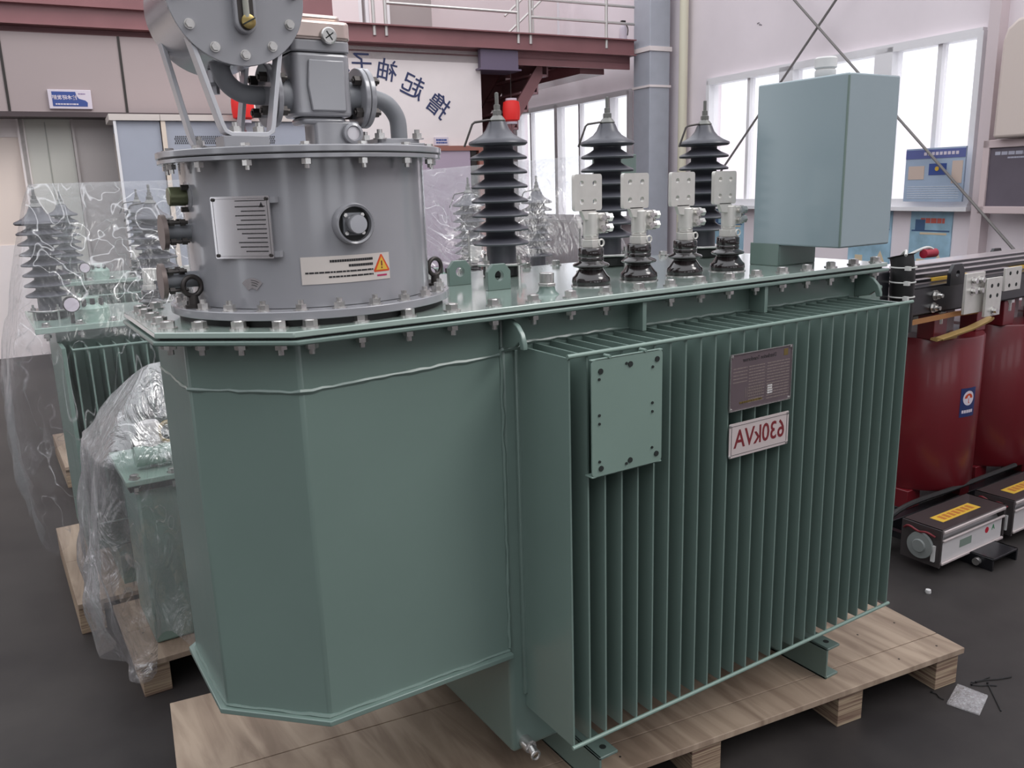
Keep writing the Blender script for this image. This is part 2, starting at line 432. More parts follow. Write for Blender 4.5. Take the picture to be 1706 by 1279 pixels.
window('window_2', W2, (12.42, 14.1), (13.12, 11.5), 'far window row under the stair', .05)
# pale building outside
b = nb(); box(b, 24, 30, 4, 30, 0, 3.2); box(b, 23.6, 24, 8, 9.2, 0, 2.6); box(b, 23.6, 24, 14, 15.2, 0, 2.6)
tag(obj('building', b, mat('pale_building', (236, 224, 226), .8)), 'pale low building seen hazily through the right window', 'building')
# flaked paint high on the window wall
b = nb(); R9 = random.Random(3)
for cy_, cz_, n_ in ((8.35, 3.84, 16), (7.45, 3.74, 14), (8.3, 3.5, 5)):
    y_, z_ = cy_, cz_
    for k in range(n_):
        w9, h9 = R9.uniform(.006, .03), R9.uniform(.005, .018); box(b, 7.797, 7.8005, y_, y_+w9, z_, z_+h9); y_ += R9.uniform(-.035, .04); z_ += R9.uniform(-.022, .024)
struct('trim_6', b, mat('flaked_patch', (140, 132, 138), .8), 'small grey flakes of missing paint high on the window wall')
# pilaster
b = nb(); box(b, 7.68, 7.8, 5.13, 5.24, 0, 7.5); struct('trim_1', b, mat('pilaster_paint', (206, 192, 194), .6), 'slim white pilaster at the right end of the window')
# cream pipe beside the column
b = nb(); cyl(b, (7.7, 9.62, 0), (7.7, 9.62, 7.5), .06, 16); tag(obj('drain_pipe', b, mat('cream_pipe', (214, 208, 186), .5)), 'cream vertical pipe on the wall beside the grey column', 'pipe')
# column of the hall (steel, boxed)
b = nb(); box(b, 7.35, 7.69, 9.9, 10.28, 0, 7.5); c = obj('steel_column', b, COLM, None, .01); tag(c, 'tall pale grey boxed column between the mezzanine and the window wall', 'column')
b = nb(); box(b, 7.33, 7.71, 9.88, 10.30, 3.40, 3.46); box(b, 7.335, 7.705, 9.885, 10.295, 2.93, 2.96); obj('collar', b, CREAM, c)

# calligraphy wall below the mezzanine
b = nb(); box(b, 1.9, 4.97, 10.3, 10.42, 0, 3.34); struct('wall_middle', b, CREAM, 'white wall below the mezzanine with brushed characters')
for ch, x, z, sz, rt in (('撸', 4.35, 2.66, .30, -38), ('起', 4.02, 2.88, .30, -24), ('袖', 3.70, 3.06, .27, -12), ('子', 3.39, 3.13, .27, 0), ('加', 3.10, 3.13, .27, 6)):
    o = text('wall_character', ch, sz, NAVY, face_y(x, 10.3, z, True) @ Matrix.Rotation(math.radians(rt*-1), 4, 'Z'), None, depth=.006, bold=.001)
    tag(o, {'撸': 'navy brushed character on white wall, lowest and rightmost of the slogan', '起': 'navy brushed character on white wall, second from the lower right end of the slogan', '袖': 'navy brushed character on white wall, middle of the slogan', '子': 'navy brushed character on white wall just left of the middle of the slogan', '加': 'navy brushed character half hidden behind the grey relay housing'}[ch], 'character', 'brushed slogan characters')
# mezzanine: fascia channel beam, joists, deck
mz = thing('mezzanine_beam', 'maroon steel channel beam along the edge of the mezzanine', 'beam', (3, 10.2, 3.33))
b = nb(); box(b, -6, 7.3, 10.2, 10.215, 3.38, 3.56); box(b, -6, 7.3, 10.14, 10.30, 3.56, 3.575); box(b, -6, 7.3, 10.14, 10.30, 3.365, 3.38); box(b, -6, 3.05, 10.2, 10.215, 3.575, 4.0); obj('channel', b, MAROON, mz)
b = nb(); box(b, -6, 7.3, 10.3, 10.5, 3.28, 3.30); box(b, -6, 7.3, 10.3, 10.32, 3.2, 3.40); obj('rear_channel', b, MAROON, mz)
b = nb(); box(b, -6, 7.3, 10.3, 15.6, 3.46, 3.5); struct('ceiling_mezzanine', b, MAROON, 'underside of the mezzanine deck')
for i in range(4):
    b = nb(); y = 10.8+i*.6; box(b, 4.97, 7.3, y, y+.08, 3.34, 3.45); tag(obj('joist', b, MAROON), 'maroon mezzanine joist, number %s back from the front beam' % ('nearest', 'second', 'third', 'farthest')[i], 'beam', 'mezzanine joists')
b = nb(); box(b, 4.93, 5.47, 10.2, 10.28, 3.13, 3.36); box(b, 4.9, 5.5, 10.17, 10.6, 3.11, 3.13); tag(obj('bracket_beam', b, mat('dark_bracket_paint', (104, 92, 112), .45)), 'dark short deep beam hanging below the mezzanine beside the calligraphy wall', 'beam')
b = nb(); box(b, 5.2, 7.0, 12.4, 12.5, 3.12, 3.24); box(b, 6.6, 7.0, 10.5, 12.5, 3.15, 3.3); tag(obj('stair_opening_beam', b, MAROON), 'maroon frame beam around the stair opening', 'beam')
b = nb(); box(b, 5.98, 6.08, 12.5, 12.6, 0, 3.2); tag(obj('stair_post', b, mat('brown_post', (120, 90, 84), .5)), 'slim brown post in front of the far windows', 'post')
# stair
st = thing('steel_stair', 'maroon steel stair going up under the mezzanine beside the red lantern', 'stair', (5.3, 11, 0))
b = nb(); M = Matrix.Identity(4)
def slab(bm, p, q, hh, y0, y1):
    (xa, za), (xb, zb) = p, q
    vs = [bm.verts.new((x, y, z)) for y in (y0, y1) for x, z in ((xa, za-hh), (xb, zb-hh), (xb, zb), (xa, za))]
    for f in ((0, 1, 2, 3), (7, 6, 5, 4), (0, 4, 5, 1), (1, 5, 6, 2), (2, 6, 7, 3), (3, 7, 4, 0)): bm.faces.new([vs[i] for i in f])
slab(b, (5.03, 1.95), (6.0, 3.35), .26, 10.5, 10.54); obj('stringer', b, MAROON, st)
b = nb(); slab(b, (5.03, 1.95), (6.0, 3.35), .26, 11.6, 11.64); obj('stringer', b, MAROON, st)
for i in range(6):
    b = nb(); x = 5.05+i*.16; z = 1.94+i*.232; box(b, x-.02, x+.26, 10.54, 11.6, z, z+.03); box(b, x+.24, x+.26, 10.54, 11.6, z, z+.23); obj('tread', b, mat('stair_tread', (170, 130, 134), .5), st)
b = nb(); prism(b, [(5.0, 1.7), (5.0, 3.3), (6.0, 3.3)], 0, .02, Matrix(((1, 0, 0, 0), (0, 0, 1, 11.66), (0, 1, 0, 0), (0, 0, 0, 1)))); obj('back_panel', b, MAROON, st)
b = nb(); box(b, 4.975, 4.99, 10.65, 12.3, 0, 3.25); tag(obj('stair_side_panel', b, mat('pale_pink_panel', (196, 176, 178), .6)), 'pale pink panel closing the side of the stair', 'panel')
# railing on the mezzanine
rl = thing('mezzanine_railing', 'stainless steel railing on the mezzanine left of the stair opening', 'railing', (4.6, 10.24, 3.57))
for x in (3.54, 3.69, 5.48):
    b = nb(); cyl(b, (x, 10.2, 3.45), (x, 10.2, 4.6), .022, 12); obj('post', b, STEELR, rl)
for z, x0, x1 in ((3.82, 3.69, 5.48), (4.05, 3.69, 5.48), (4.5, 3.54, 5.48), (3.97, 2.0, 3.54)):
    b = nb(); cyl(b, (x0, 10.2, z), (x1, 10.2, z), .018, 10); obj('rail', b, STEELR, rl)
rl = thing('mezzanine_railing', 'stainless steel railing on the mezzanine right of the stair opening, ending at the column', 'railing', (6.5, 10.24, 3.57))
for x in (5.66, 6.84):
    b = nb(); cyl(b, (x, 10.2, 3.45), (x, 10.2, 4.6), .022, 12); obj('post', b, STEELR, rl)
for z in (3.78, 4.0, 4.5):
    b = nb(); cyl(b, (5.66, 10.2, z), (7.3, 10.2, z), .018, 10); obj('rail', b, STEELR, rl)
rl = thing('stair_railing', 'thin sloping handrail rising behind the mezzanine railing', 'railing', (6.0, 11, 3.5))
for z in (0, .25):
    b = nb(); cyl(b, (5.55, 10.7, 3.62+z), (6.35, 10.7, 4.3+z), .015, 8); obj('rail', b, STEELR, rl)
b = nb(); cyl(b, (5.98, 10.7, 3.5), (5.98, 10.7, 4.5), .015, 8); obj('post', b, STEELR, rl)
# fire extinguisher
ex = thing('fire_extinguisher', 'small pale fire extinguisher standing on the mezzanine next to the column', 'extinguisher', (7.22, 10.35, 3.5))
b = nb(); lathe(b, [(.05, 0), (.055, .02), (.055, .24), (.03, .29), (.015, .31)], 16, Matrix.Translation((7.22, 10.35, 3.5))); obj('cylinder', b, SIGNW, ex)
b = nb(); box(b, 7.19, 7.25, 10.33, 10.37, 3.81, 3.85); tube(b, [(7.25, 10.35, 3.83), (7.3, 10.35, 3.75), (7.28, 10.33, 3.66)], .008, 6); obj('valve', b, DARKST, ex)
# office front on the mezzanine
b = nb(); box(b, -6, 5.0, 11.9, 12.0, 3.5, 7.5); struct('wall_mezzanine', b, mat('office_panel', (160, 150, 148), .6), 'office wall on the mezzanine')
for i, (x0, x1, lab) in enumerate(((3.35, 3.95, 'pale window of the mezzanine office above the relay'), (4.0, 4.35, 'narrow pale window of the mezzanine office'), (5.2, 7.5, 'bright far window behind the mezzanine railing'))):
    b = nb(); y = 11.9 if i < 2 else 12.6
    box(b, x0, x1, y-.06, y, 3.55, 5.0); f = struct('window_%d' % (3+i), b, PVC, lab)
    b = nb(); box(b, x0+.05, x1-.05, y-.07, y-.061, 3.62, 4.95); obj('pane', b, mat('bright_office_glass', (226, 214, 214), .25), f)
b = nb(); box(b, 3.16, 3.34, 11.8, 11.9, 3.5, 7.5); struct('trim_2', b, MAROON, 'maroon post in the office front')
# red lanterns
def lantern(x, y, z, lab):
    t = thing('red_lantern', lab, 'lantern', (x, y, z), 'red festive lanterns')
    M = Matrix.Translation((x, y, z))
    b = nb(); lathe(b, [(.06, 0), (.105, .02), (.115, .09), (.115, .17), (.105, .245), (.06, .265)], 18, M); obj('shade', b, LANT, t)
    b = nb(); lathe(b, [(.055, -.03), (.075, -.03), (.075, 0), (.055, 0)], 18, M); obj('rim', b, SIGNW, t); b = nb(); lathe(b, [(.055, .262), (.075, .262), (.075, .29), (.055, .29)], 18, M); obj('rim', b, SIGNW, t)
    b = nb(); cyl(b, (x, y, z+.28), (x, y, z+.62), .004, 6); obj('cord', b, DARKST, t)
    b = nb(); cyl(b, (x, y, z-.03), (x, y, z-.1), .006, 6); cyl(b, (x, y, z-.1), (x, y, z-.22), .018, 8, .024); obj('tassel', b, mat('tassel_grey', (120, 90, 92), .7), t)
lantern(5.35, 10.2, 2.48, 'red lantern with tassel hanging under the stair, right of the calligraphy wall')
lantern(1.764, 9.32, 2.40, 'red lantern half hidden behind the conservator bracket and left pipe flange')
# panel fascia on the left, with sign
b = nb(); box(b, -8, 1.9, 10.22, 10.42, 2.53, 3.3); struct('wall_left_fascia', b, MAUVE, 'mauve grey panels above the storage doors')
for i, x in enumerate((-.36, .73)):
    b = nb(); box(b, x-.012, x+.012, 10.212, 10.222, 2.53, 3.3); struct('trim_%d' % (3+i), b, DARKST, 'dark joint between two mauve panels')
b = nb(); box(b, -8, 1.9, 10.12, 10.42, 2.48, 2.53); struct('trim_5', b, mat('dark_lintel', (70, 58, 60), .5), 'dark strip below the mauve panels')
sg = thing('department_sign', 'white and blue room sign on the mauve panel above the cream doors', 'sign', (.2, 10.2, 2.57))
b = nb(); box(b, .0, .4, 10.19, 10.22, 2.565, 2.755); obj('board', b, SIGNW, sg, .004)
b = nb(); M = face_y(0, 10.19, 0); prism(b, [(.035, 2.59), (.355, 2.59), (.36, 2.63), (.34, 2.65), (.28, 2.668), (.262, 2.70), (.255, 2.735), (.035, 2.735)], 0, .002, M); obj('blue_field', b, BLUE, sg)
text('lettering', '技术研发部', .046, SIGNW, face_y(.15, 10.187, 2.675, True), sg, bold=.0012)
b = nb(); dashes(b, .06, .27, 2.612, .014, .35, 3, 0, .001, face_y(0, 10.187, 0)); obj('small_lettering', b, SIGNW, sg)
b = nb(); dashes(b, .28, .35, 2.715, .01, .3, 4, 0, .001, face_y(0, 10.19, 0)); obj('logo_lettering', b, mat('violet_ink', (120, 92, 140), .6), sg)
# cream doors on the left
for i, (x0, x1) in enumerate(((-.31, .17),)):
    b = nb(); box(b, x0, x1, 10.42, 10.46, 0, 2.48); box(b, x0, x0+.04, 10.4, 10.42, 0, 2.48); d = struct('door_%d' % (i+1), b, CABC, 'cream storage door below the mauve panels')
    b = nb(); box(b, (x0+x1)/2-.006, (x0+x1)/2+.006, 10.415, 10.42, .05, 2.45); obj('door_seam', b, mat('seam_grey', (160, 160, 152), .5), d)
b = nb(); box(b, .175, .20, 10.38, 10.42, 0, 2.48); box(b, .175, 1.95, 10.42, 10.5, 0, 2.48); struct('wall_left_panel', b, mat('cream_grey_panel', (190, 182, 180), .5), 'grey white panel between the cream doors and the steel cabinet')  # plain cream-grey panel colour
b = nb(); box(b, -5, -.26, 10.46, 10.5, 0, 1.2); box(b, -5, -.26, 10.46, 10.5, 2.3, 2.48); box(b, -.33, -.26, 10.4, 10.5, 0, 2.48); struct('wall_left', b, CREAM, 'cream wall around the far left window')
b = nb(); box(b, -5, -.33, 10.47, 10.49, 1.2, 2.3); f = struct('window_6', b, mat('pale_daylight_pane', (232, 216, 206), .3), 'bright far left window')  # opaque pane, the brightness of daylight behind it put into its colour
# grey steel cabinets
cb = thing('steel_cabinet', 'blue grey steel cabinet with cream top trim under the mauve panels', 'cabinet', (.75, 9.8, 0))
b = nb(); box(b, .56, .965, 9.5, 10.1, 0, 2.40); obj('body', b, CABG, cb, .004)
b = nb(); box(b, .50, .968, 9.46, 10.1, 2.40, 2.46); obj('top_trim', b, CABT, cb)
b = nb(); box(b, .535, .56, 9.47, 9.5, 0, 2.40); obj('corner_trim', b, PVC, cb)
b = nb(); box(b, .552, .56, 9.52, 10.08, .9, 2.3); obj('film_sheet', b, mat('wrapped_side', (214, 198, 184), .12, metal=.3, bump=.6, bscale=5), cb)
cb = thing('steel_cabinet', 'blue grey steel cabinet with a grid of slots, right of the plain one', 'cabinet', (1.8, 9.8, 0))
b = nb(); box(b, 1.015, 2.9, 9.5, 10.1, 0, 2.40); obj('body', b, CABG, cb, .004)
b = nb(); box(b, .972, 2.9, 9.46, 10.1, 2.40, 2.46); obj('top_trim', b, CABT, cb)
b = nb(); box(b, .972, 1.015, 9.47, 10.1, 0, 2.40); obj('corner_trim', b, mat('cream_corner', (222, 206, 190), .4), cb)
b = nb()
for r_ in range(4):
    for k in range(52):
        x = 1.09+k*.0195+(r_ % 2)*.009; box(b, x, x+.009, 9.496, 9.5, 2.175+r_*.021, 2.190+r_*.021)
obj('slots', b, DARKST, cb)
# small things by the calligraphy wall
b = nb(); box(b, 4.28, 4.47, 10.28, 10.3, 2.19, 2.29); s = obj('small_wall_sign', b, SIGNW); tag(s, 'small blue and white sign low on the calligraphy wall', 'sign')
b = nb(); dashes(b, 4.3, 4.45, 2.255, .022, .2, 8, 0, .002, face_y(0, 10.28, 0)); dashes(b, 4.3, 4.45, 2.222, .018, .2, 9, 0, .002, face_y(0, 10.28, 0)); obj('lettering', b, BLUE, s)
cb = thing('wooden_door_frame', 'reddish framed low doorway below the small wall sign', 'door frame', (4.5, 10.25, 0))
b = nb(); box(b, 4.0, 4.95, 10.2, 10.3, 2.12, 2.18); box(b, 4.86, 4.95, 10.2, 10.3, 0, 2.12); obj('frame', b, mat('red_wood', (150, 96, 84), .5), cb)
b = nb(); box(b, 4.0, 4.74, 10.22, 10.3, 0, 2.12); obj('door_leaf', b, mat('lilac_door', (178, 160, 176), .5), cb)
b = nb(); box(b, 4.76, 4.84, 10.24, 10.3, 0, 2.12); obj('dark_gap', b, DARKST, cb)
# bracing rods across the window wall
for p, q, lab in (((7.55, 8.2, 4.25), (7.55, 4.1, .40), 'thin steel brace rod falling to the right across the window wall'), ((7.585, 6.4, 4.02), (7.585, 9.35, 1.1), 'thin steel brace rod rising to the right behind the square oil tank')):
    b = nb(); cyl(b, p, q, .014, 8); tag(obj('brace_rod', b, ROD), lab, 'rod', 'crossed brace rods')
# posters and notice board under and beside the window
nbd = thing('notice_board', 'blue notice board with papers hanging over the right end of the window', 'notice board', (7.62, 5.65, 1.38))
b = nb(); box(b, 7.63, 7.65, 5.31, 5.96, 1.385, 1.90); obj('board', b, POSTER2, nbd)
F = face_x(7.63, 0, 0)
def fx(b_, ya, yb, z0, z1, d0=0, d1=.003): box(b_, 7.63-d1, 7.63-d0, ya, yb, z0, z1)
b = nb(); fx(b, 5.31, 5.96, 1.80, 1.885); obj('heading_band', b, mat('heading_navy', (88, 96, 150), .5), nbd)
b = nb()
for k in range(9): fx(b, 5.38+k*.043, 5.41+k*.043, 1.83, 1.86, .003, .005)
obj('heading_lettering', b, SIGNW, nbd)
b = nb(); fx(b, 5.74, 5.92, 1.60, 1.73); obj('paper_sheet', b, POSTER3, nbd); b = nb(); fx(b, 5.33, 5.44, 1.56, 1.77); obj('paper_sheet', b, POSTER3, nbd)
b = nb(); fx(b, 5.50, 5.69, 1.64, 1.75); obj('blue_card', b, BLUE, nbd)
b = nb(); lathe(b, [(.022, 0), (.022, .004)], 14, Matrix.Translation((7.627, 5.6, 1.70)) @ Matrix.Rotation(-PI/2, 4, 'Y')); obj('round_emblem', b, YEL, nbd)
b = nb()
for k in range(6): dashes(b, -5.92, -5.35, 1.42+k*.022, .006, .6, k, 0, .002, face_x(7.63, 0, 0), 3, 9)
obj('small_print', b, mat('pale_print', (196, 200, 208), .6), nbd)
for i, (ya, yb, lab) in enumerate(((5.5, 5.97, 'blue poster with red title on the wall under the notice board'), (6.2, 6.75, 'blue poster under the window partly behind the square oil tank'), (8.45, 9.1, 'blue poster under the window left of the square oil tank'))):
    p = thing('wall_poster', lab, 'poster', (7.79, (ya+yb)/2, .6), 'blue wall posters')
    b = nb(); box(b, 7.785, 7.8, ya, yb, .62, 1.28); obj('sheet', b, POSTER, p)
    M = face_x(7.785, 0, 0)
    b = nb(); dashes(b, -yb+.12, -ya-.08, 1.19, .05, .15, 11+i, 0, .002, M, .7, 1.3); obj('red_title', b, mat('poster_red', (196, 96, 84), .5), p)
    b = nb(); box(b, -yb+.02, -ya-.02, 1.08, 1.095, 0, .002, M); box(b, -yb+.06, -yb+.17, 1.09, 1.2, 0, .003, M); obj('dark_artwork', b, mat('poster_navy', (64, 92, 128), .5), p)
    b = nb(); box(b, -yb+.1, -yb+.2, .72, .8, 0, .002, M); prism(b, [(-ya-.18, .74), (-ya-.06, .74), (-ya-.12, .86)], 0, .002, M); box(b, -yb+.12, -ya-.05, 1.05, 1.07, 0, .0025, M); obj('pale_artwork', b, mat('poster_cream', (208, 190, 160), .5), p)
# framed dark board and rounded cream housing above it
lb = thing('dark_display_board', 'dark board in a white frame below the rounded cream housing at right', 'board', (7.6, 4.7, 1.28))
b = nb(); box(b, 7.57, 7.62, 3.6, 5.03, 1.345, 1.865); obj('board', b, LED, lb)
b = nb()
for a in ((3.55, 5.09, 1.865, 1.935), (3.55, 5.09, 1.28, 1.345), (5.03, 5.09, 1.28, 1.935)): box(b, 7.55, 7.63, *a)
obj('frame', b, mat('pinkish_frame', (202, 184, 184), .45), lb, .004)
M = face_x(7.57, 0, 0)
b = nb(); dashes(b, -4.98, -4.2, 1.815, .03, .3, 5, 0, .002, M); dashes(b, -4.86, -4.3, 1.775, .014, .2, 6, 0, .002, M); obj('lettering', b, mat('chalk', (176, 176, 190), .6), lb)
b = nb(); prism(b, [(4.95, 1.94), (4.94, 2.76), (4.91, 2.86), (4.82, 2.93), (4.66, 2.96), (3.2, 2.96), (3.2, 1.94)], 0, .35, Matrix(((0, 0, 1, 7.45), (1, 0, 0, 0), (0, 1, 0, 0), (0, 0, 0, 1))))
tag(obj('air_housing', b, mat('cream_housing', (206, 192, 184), .5), None, .03, 3), 'large rounded cream housing on the wall at the upper right', 'housing')
XF.M = Matrix.Identity(4)
# ================================================================== main transformer
TR = thing('oil_transformer', 'big green oil transformer in front with grey tap changer drum and 630kVA plate', 'transformer', (.35, .52, .131))
ZL = 1.393
b = nb(); prism(b, [(-.046, .201), (1.25, .201), (1.25, .85), (-.046, .85)], .236, 1.365); obj('tank', b, GREEN, TR, .012, 3)
CP = [(-.046, .199), (-.513, .199), (-.69, .374), (-.69, .68), (-.513, .85), (-.046, .85)]
b = nb(); prism(b, CP[::-1], .53, 1.365); obj('tank_bay', b, GREEN, TR, .006, 3)
b = nb(); prism(b, [(-.046, .182), (-.518, .182), (-.705, .372), (-.705, .69), (-.518, .868), (-.046, .868)][::-1], .518, .531); obj('bay_floor_plate', b, GREEN, TR, .002)
# weld beads
def bead(pts, r, name='weld_bead', seed=1):
    R = random.Random(seed); out = []
    for i in range(len(pts)-1):
        p, q = V(pts[i]), V(pts[i+1]); n = max(2, int((q-p).length/.022))
        for k in range(n): out.append(p.lerp(q, k/n)+V((R.uniform(-1, 1), R.uniform(-.4, .4), R.uniform(-1, 1)))*r*.35)
    out.append(V(pts[-1])); b = nb(); tube(b, out, [r*R.uniform(.7, 1.25) for _ in out], 6, False); obj(name, b, GREEN, TR)
bead([(-.69, .66, 1.262), (-.69, .374, 1.262), (-.513, .199, 1.262), (-.05, .199, 1.278)], .0045)
bead([(-.69, .68, .533), (-.69, .374, .533), (-.513, .199, .533), (-.048, .199, .533)], .005, seed=2)
bead([(-.046, .2, .54), (-.046, .2, 1.29)], .005, seed=3)
bead([(.0, .2, 1.298), (1.2, .2, 1.298)], .0045, seed=4)
bead([(-.046, .2, 1.285), (-.0, .195, 1.292)], .008, seed=5)
# side strip between bay and fins
b = nb(); box(b, -.012, .0, .190, .203, .40, 1.285); obj('wall_strip', b, GREEN, TR, .003)
# flange and lid
K = [(-.535, .144), (-.75, .327), (-.75, .70), (-.535, .90), (1.30, .90), (1.30, .144)]
KF = [(-.53, .140), (-.754, .328), (-.754, .702), (-.533, .904), (1.305, .904), (1.305, .140)]
b = nb(); prism(b, KF[::-1], 1.366, 1.376); obj('tank_flange', b, GREEN, TR, .003)
b = nb(); prism(b, [(-.525, .156), (-.74, .332), (-.74, .69), (-.53, .89), (1.29, .89), (1.29, .156)][::-1], 1.376, 1.381); obj('gasket', b, RUBBER, TR)
b = nb(); prism(b, K[::-1], 1.381, ZL); obj('lid', b, mat('lit_lid_green', (152, 168, 160), .12, var=.04, vscale=3, bump=.03, bscale=8, coat=1.), TR, .002)  # tank green made lighter, window reflection on the lid put into the colour
# lid bolts
b = nb(); hexp(b, (0, 0, .003), (0, 0, .015), .0145); cyl(b, (0, 0, 0), (0, 0, .003), .0185, 20); cyl(b, (0, 0, .012), (0, 0, .0165), .011, 12, .009)
hexp(b, (0, 0, -.041), (0, 0, -.028), .013); cyl(b, (0, 0, -.052), (0, 0, .004), .0065, 10)
BOLT = mesh_of(b, 'bolt', ZINC, 25)
R_ = random.Random(5)
sp = []
for i in range(18): sp.append((-.49+i*.1045, .178))
for t in (.17, .46, .75): sp.append((-.535+(-.75+.535)*t+.028, .144+(.327-.144)*t+.03))
for y in (.36, .44, .52, .60, .67): sp.append((-.718, y))
for t in (.2, .55): sp.append((-.75+.215*t+.03, .70+.2*t-.03))
for i in range(16): sp.append((-.47+i*.1175, .868))
for x, y in sp:
    inst('bolt', BOLT, None, (x, y, ZL), TR, R_.uniform(0, 1))
# cooling fins
b = nb()
pr_ = [(-.0035, .2), (-.0035, .008), (-.0022, 0), (.0022, 0), (.0035, .008), (.0035, .2)]
prism(b, pr_[::-1], .362, 1.293)
FIN = mesh_of(b, 'cooling_fin', GREEN, 50)
for i in range(26):
    inst('cooling_fin', FIN, None, (i*.048, 0, 0), TR)
for z, nm in ((1.297, 'fin_tie_rod'), (.36, 'fin_tie_rod')):
    b = nb(); cyl(b, (-.006, -.002, z), (1.209, -.002, z), .0052, 12); obj(nm, b, GREEN2, TR)
# end fins on the right side of the tank
for i in range(11):
    b = nb(); y = .26+i*.052; box(b, 1.25, 1.44, y-.0035, y+.0035, .362, 1.29); obj('end_fin', b, GREEN, TR)
b = nb(); cyl(b, (1.442, .255, 1.297), (1.442, .785, 1.297), .0052, 10); obj('fin_tie_rod', b, GREEN2, TR)
b = nb(); box(b, 1.25, 1.31, .2, .84, 1.28, 1.292); obj('end_strip', b, GREEN2, TR)
# gussets and hooks under the flange
for x in (.337, .77):
    b = nb(); box(b, x-.006, x+.006, .146, .2, 1.295, 1.366); obj('gusset', b, GREEN, TR)
for x in (-.034, 1.232):
    b = nb(); pts = [(.2, 1.362)]+[(.2-.075*math.sin(a), 1.362-.0-.07*(1-math.cos(a))) for a in [PI/2*k/8 for k in range(9)]][1:]+[(.13, 1.285), (.2, 1.285)]
    pts = [(-.2, 1.36), (-.165, 1.36), (-.14, 1.35), (-.122, 1.333), (-.113, 1.31), (-.113, 1.298), (-.126, 1.298), (-.132, 1.314), (-.15, 1.30), (-.2, 1.29)]
    prism(b, pts, -.006, .006, Matrix(((0, 0, 1, x), (-1, 0, 0, 0), (0, 1, 0, 0), (0, 0, 0, 1)))); obj('lifting_hook', b, GREEN, TR, .002)
# lid lifting lugs (eye plates)
for x, y in ((.076, .60), (.095, .43)):
    b = nb(); o = [(-.034, 0), (.034, 0), (.034, .047), (.018, .066), (-.018, .066), (-.034, .047)]
    holed(b, o, (0, .036), .0125, -.007, .007, face_y(x, y, ZL)); obj('lifting_lug', b, GREEN, TR, .0015)
# filler cap with stub
cx, cy = .128, .26
b = nb(); lathe(b, [(.03, 0), (.021, .008), (.0185, .02), (.0185, .022)], 24, Matrix.Translation((cx, cy, ZL))); fs = obj('filler_stub', b, GREEN, TR)
b = nb(); hexp(b, (cx, cy, ZL+.02), (cx, cy, ZL+.028), .0225); cyl(b, (cx, cy, ZL+.028), (cx, cy, ZL+.052), .0175, 24); obj('filler_cap', b, ZINC, fs, .001)
b = nb(); lathe(b, [(.04, 0), (.04, .005), (.0, .005)], 24, Matrix.Translation((.52, .6, ZL))); obj('cover_disc', b, GREEN, TR)

# ---------------- high voltage bushings
def hv_profile(zb, sheds, core=.043):
    p = [(core+.001, zb)]
    for i, (z, r) in enumerate(sheds[:-1]):
        p += [(core, z-.005), (r-.010, z-.008), (r-.002, z-.007), (r, z-.003), (r-.003, z+.001), (core+.012, z+.012), (core, z+.020)]
    z, r = sheds[-1]
    p += [(core, z-.012), (r-.006, z-.009), (r, z-.004), (r-.002, z+.002), (r-.02, z+.010), (.045, z+.022), (.033, z+.036), (.027, z+.050), (.024, z+.056), (0, z+.056)]
    return p
def hv_bushing(parent, x, y, zb, horn=True, mtl=POLY, ns=8, sc=1., lower=True):
    """zb = surface it stands on"""
    sh = [(zb+(.098+.0401*i)*sc, .0825) for i in range(7)]+[(zb+.379*sc, .0845)]
    if ns < 8: sh = sh[8-ns:]
    b = nb(); lathe(b, hv_profile(zb+.03, sh), 40, Matrix.Translation((x, y, 0))); B_ = obj('high_voltage_bushing', b, mtl, parent, ang=60)
    b = nb(); lathe(b, [(.05, 0), (.056, .004), (.056, .028), (.048, .032)], 32, Matrix.Translation((x, y, zb))); obj('base_ring', b, RUBBER, B_)
    b = nb(); M = Matrix.Translation((x, y, zb+.033)); pts = [( .074*math.cos(a)*(1+.12*(k % 2 == 0)), .074*math.sin(a)*(1+.12*(k % 2 == 0))) for k, a in enumerate([PI/4*q for q in range(8)])]
    prism(b, pts, 0, .007, M); obj('clamp_ring', b, ZINC, B_, .002)
    for q in range(4):
        a = PI/2*q+.3; px, py = x+.066*math.cos(a), y+.066*math.sin(a)
        b = nb(); hexp(b, (px, py, zb+.04), (px, py, zb+.05), .009); cyl(b, (px, py, zb), (px, py, zb+.062), .0045, 8); obj('clamp_stud', b, ZINC, B_)
    zt = zb+.379*sc+.056
    b = nb(); M = Matrix.Translation((x, y, zt)); lathe(b, [(.022, 0), (.024, .004), (.018, .012), (.012, .018), (.012, .03), (.009, .032), (.009, .046), (.0055, .047), (.0055, .078), (0, .08)], 20, M)
    hexp(b, (x, y, zt+.018), (x, y, zt+.030), .014); obj('top_terminal', b, GREYM, B_)
    if horn:
        d = V((-.80, .05, 0)).normalized()
        b = nb(); P = V((x, y, zt+.004)); tube(b, [P, P+d*.03+V((0, 0, .0)), P+d*.072+V((0, 0, -.006)), P+d*.08+V((0, 0, -.012)), P+d*.107+V((0, 0, -.072))], .0032, 8, False); obj('arcing_horn', b, DARKST, B_)
        if lower:
            b = nb(); P = V((x, y, zb+.037))+d*.06; strip(b, [P, P+d*.05], .014, .003, d.cross(V((0, 0, 1)))); Q = P+d*.045; cyl(b, Q, Q+V((0, 0, .085)), .0028, 8); cyl(b, Q+V((0, 0, -.004)), Q+V((0, 0, .008)), .006, 6); obj('arcing_rod', b, ZINC, B_)
    return B_
for x in (.287, .685, 1.10): hv_bushing(TR, x, .72, ZL)
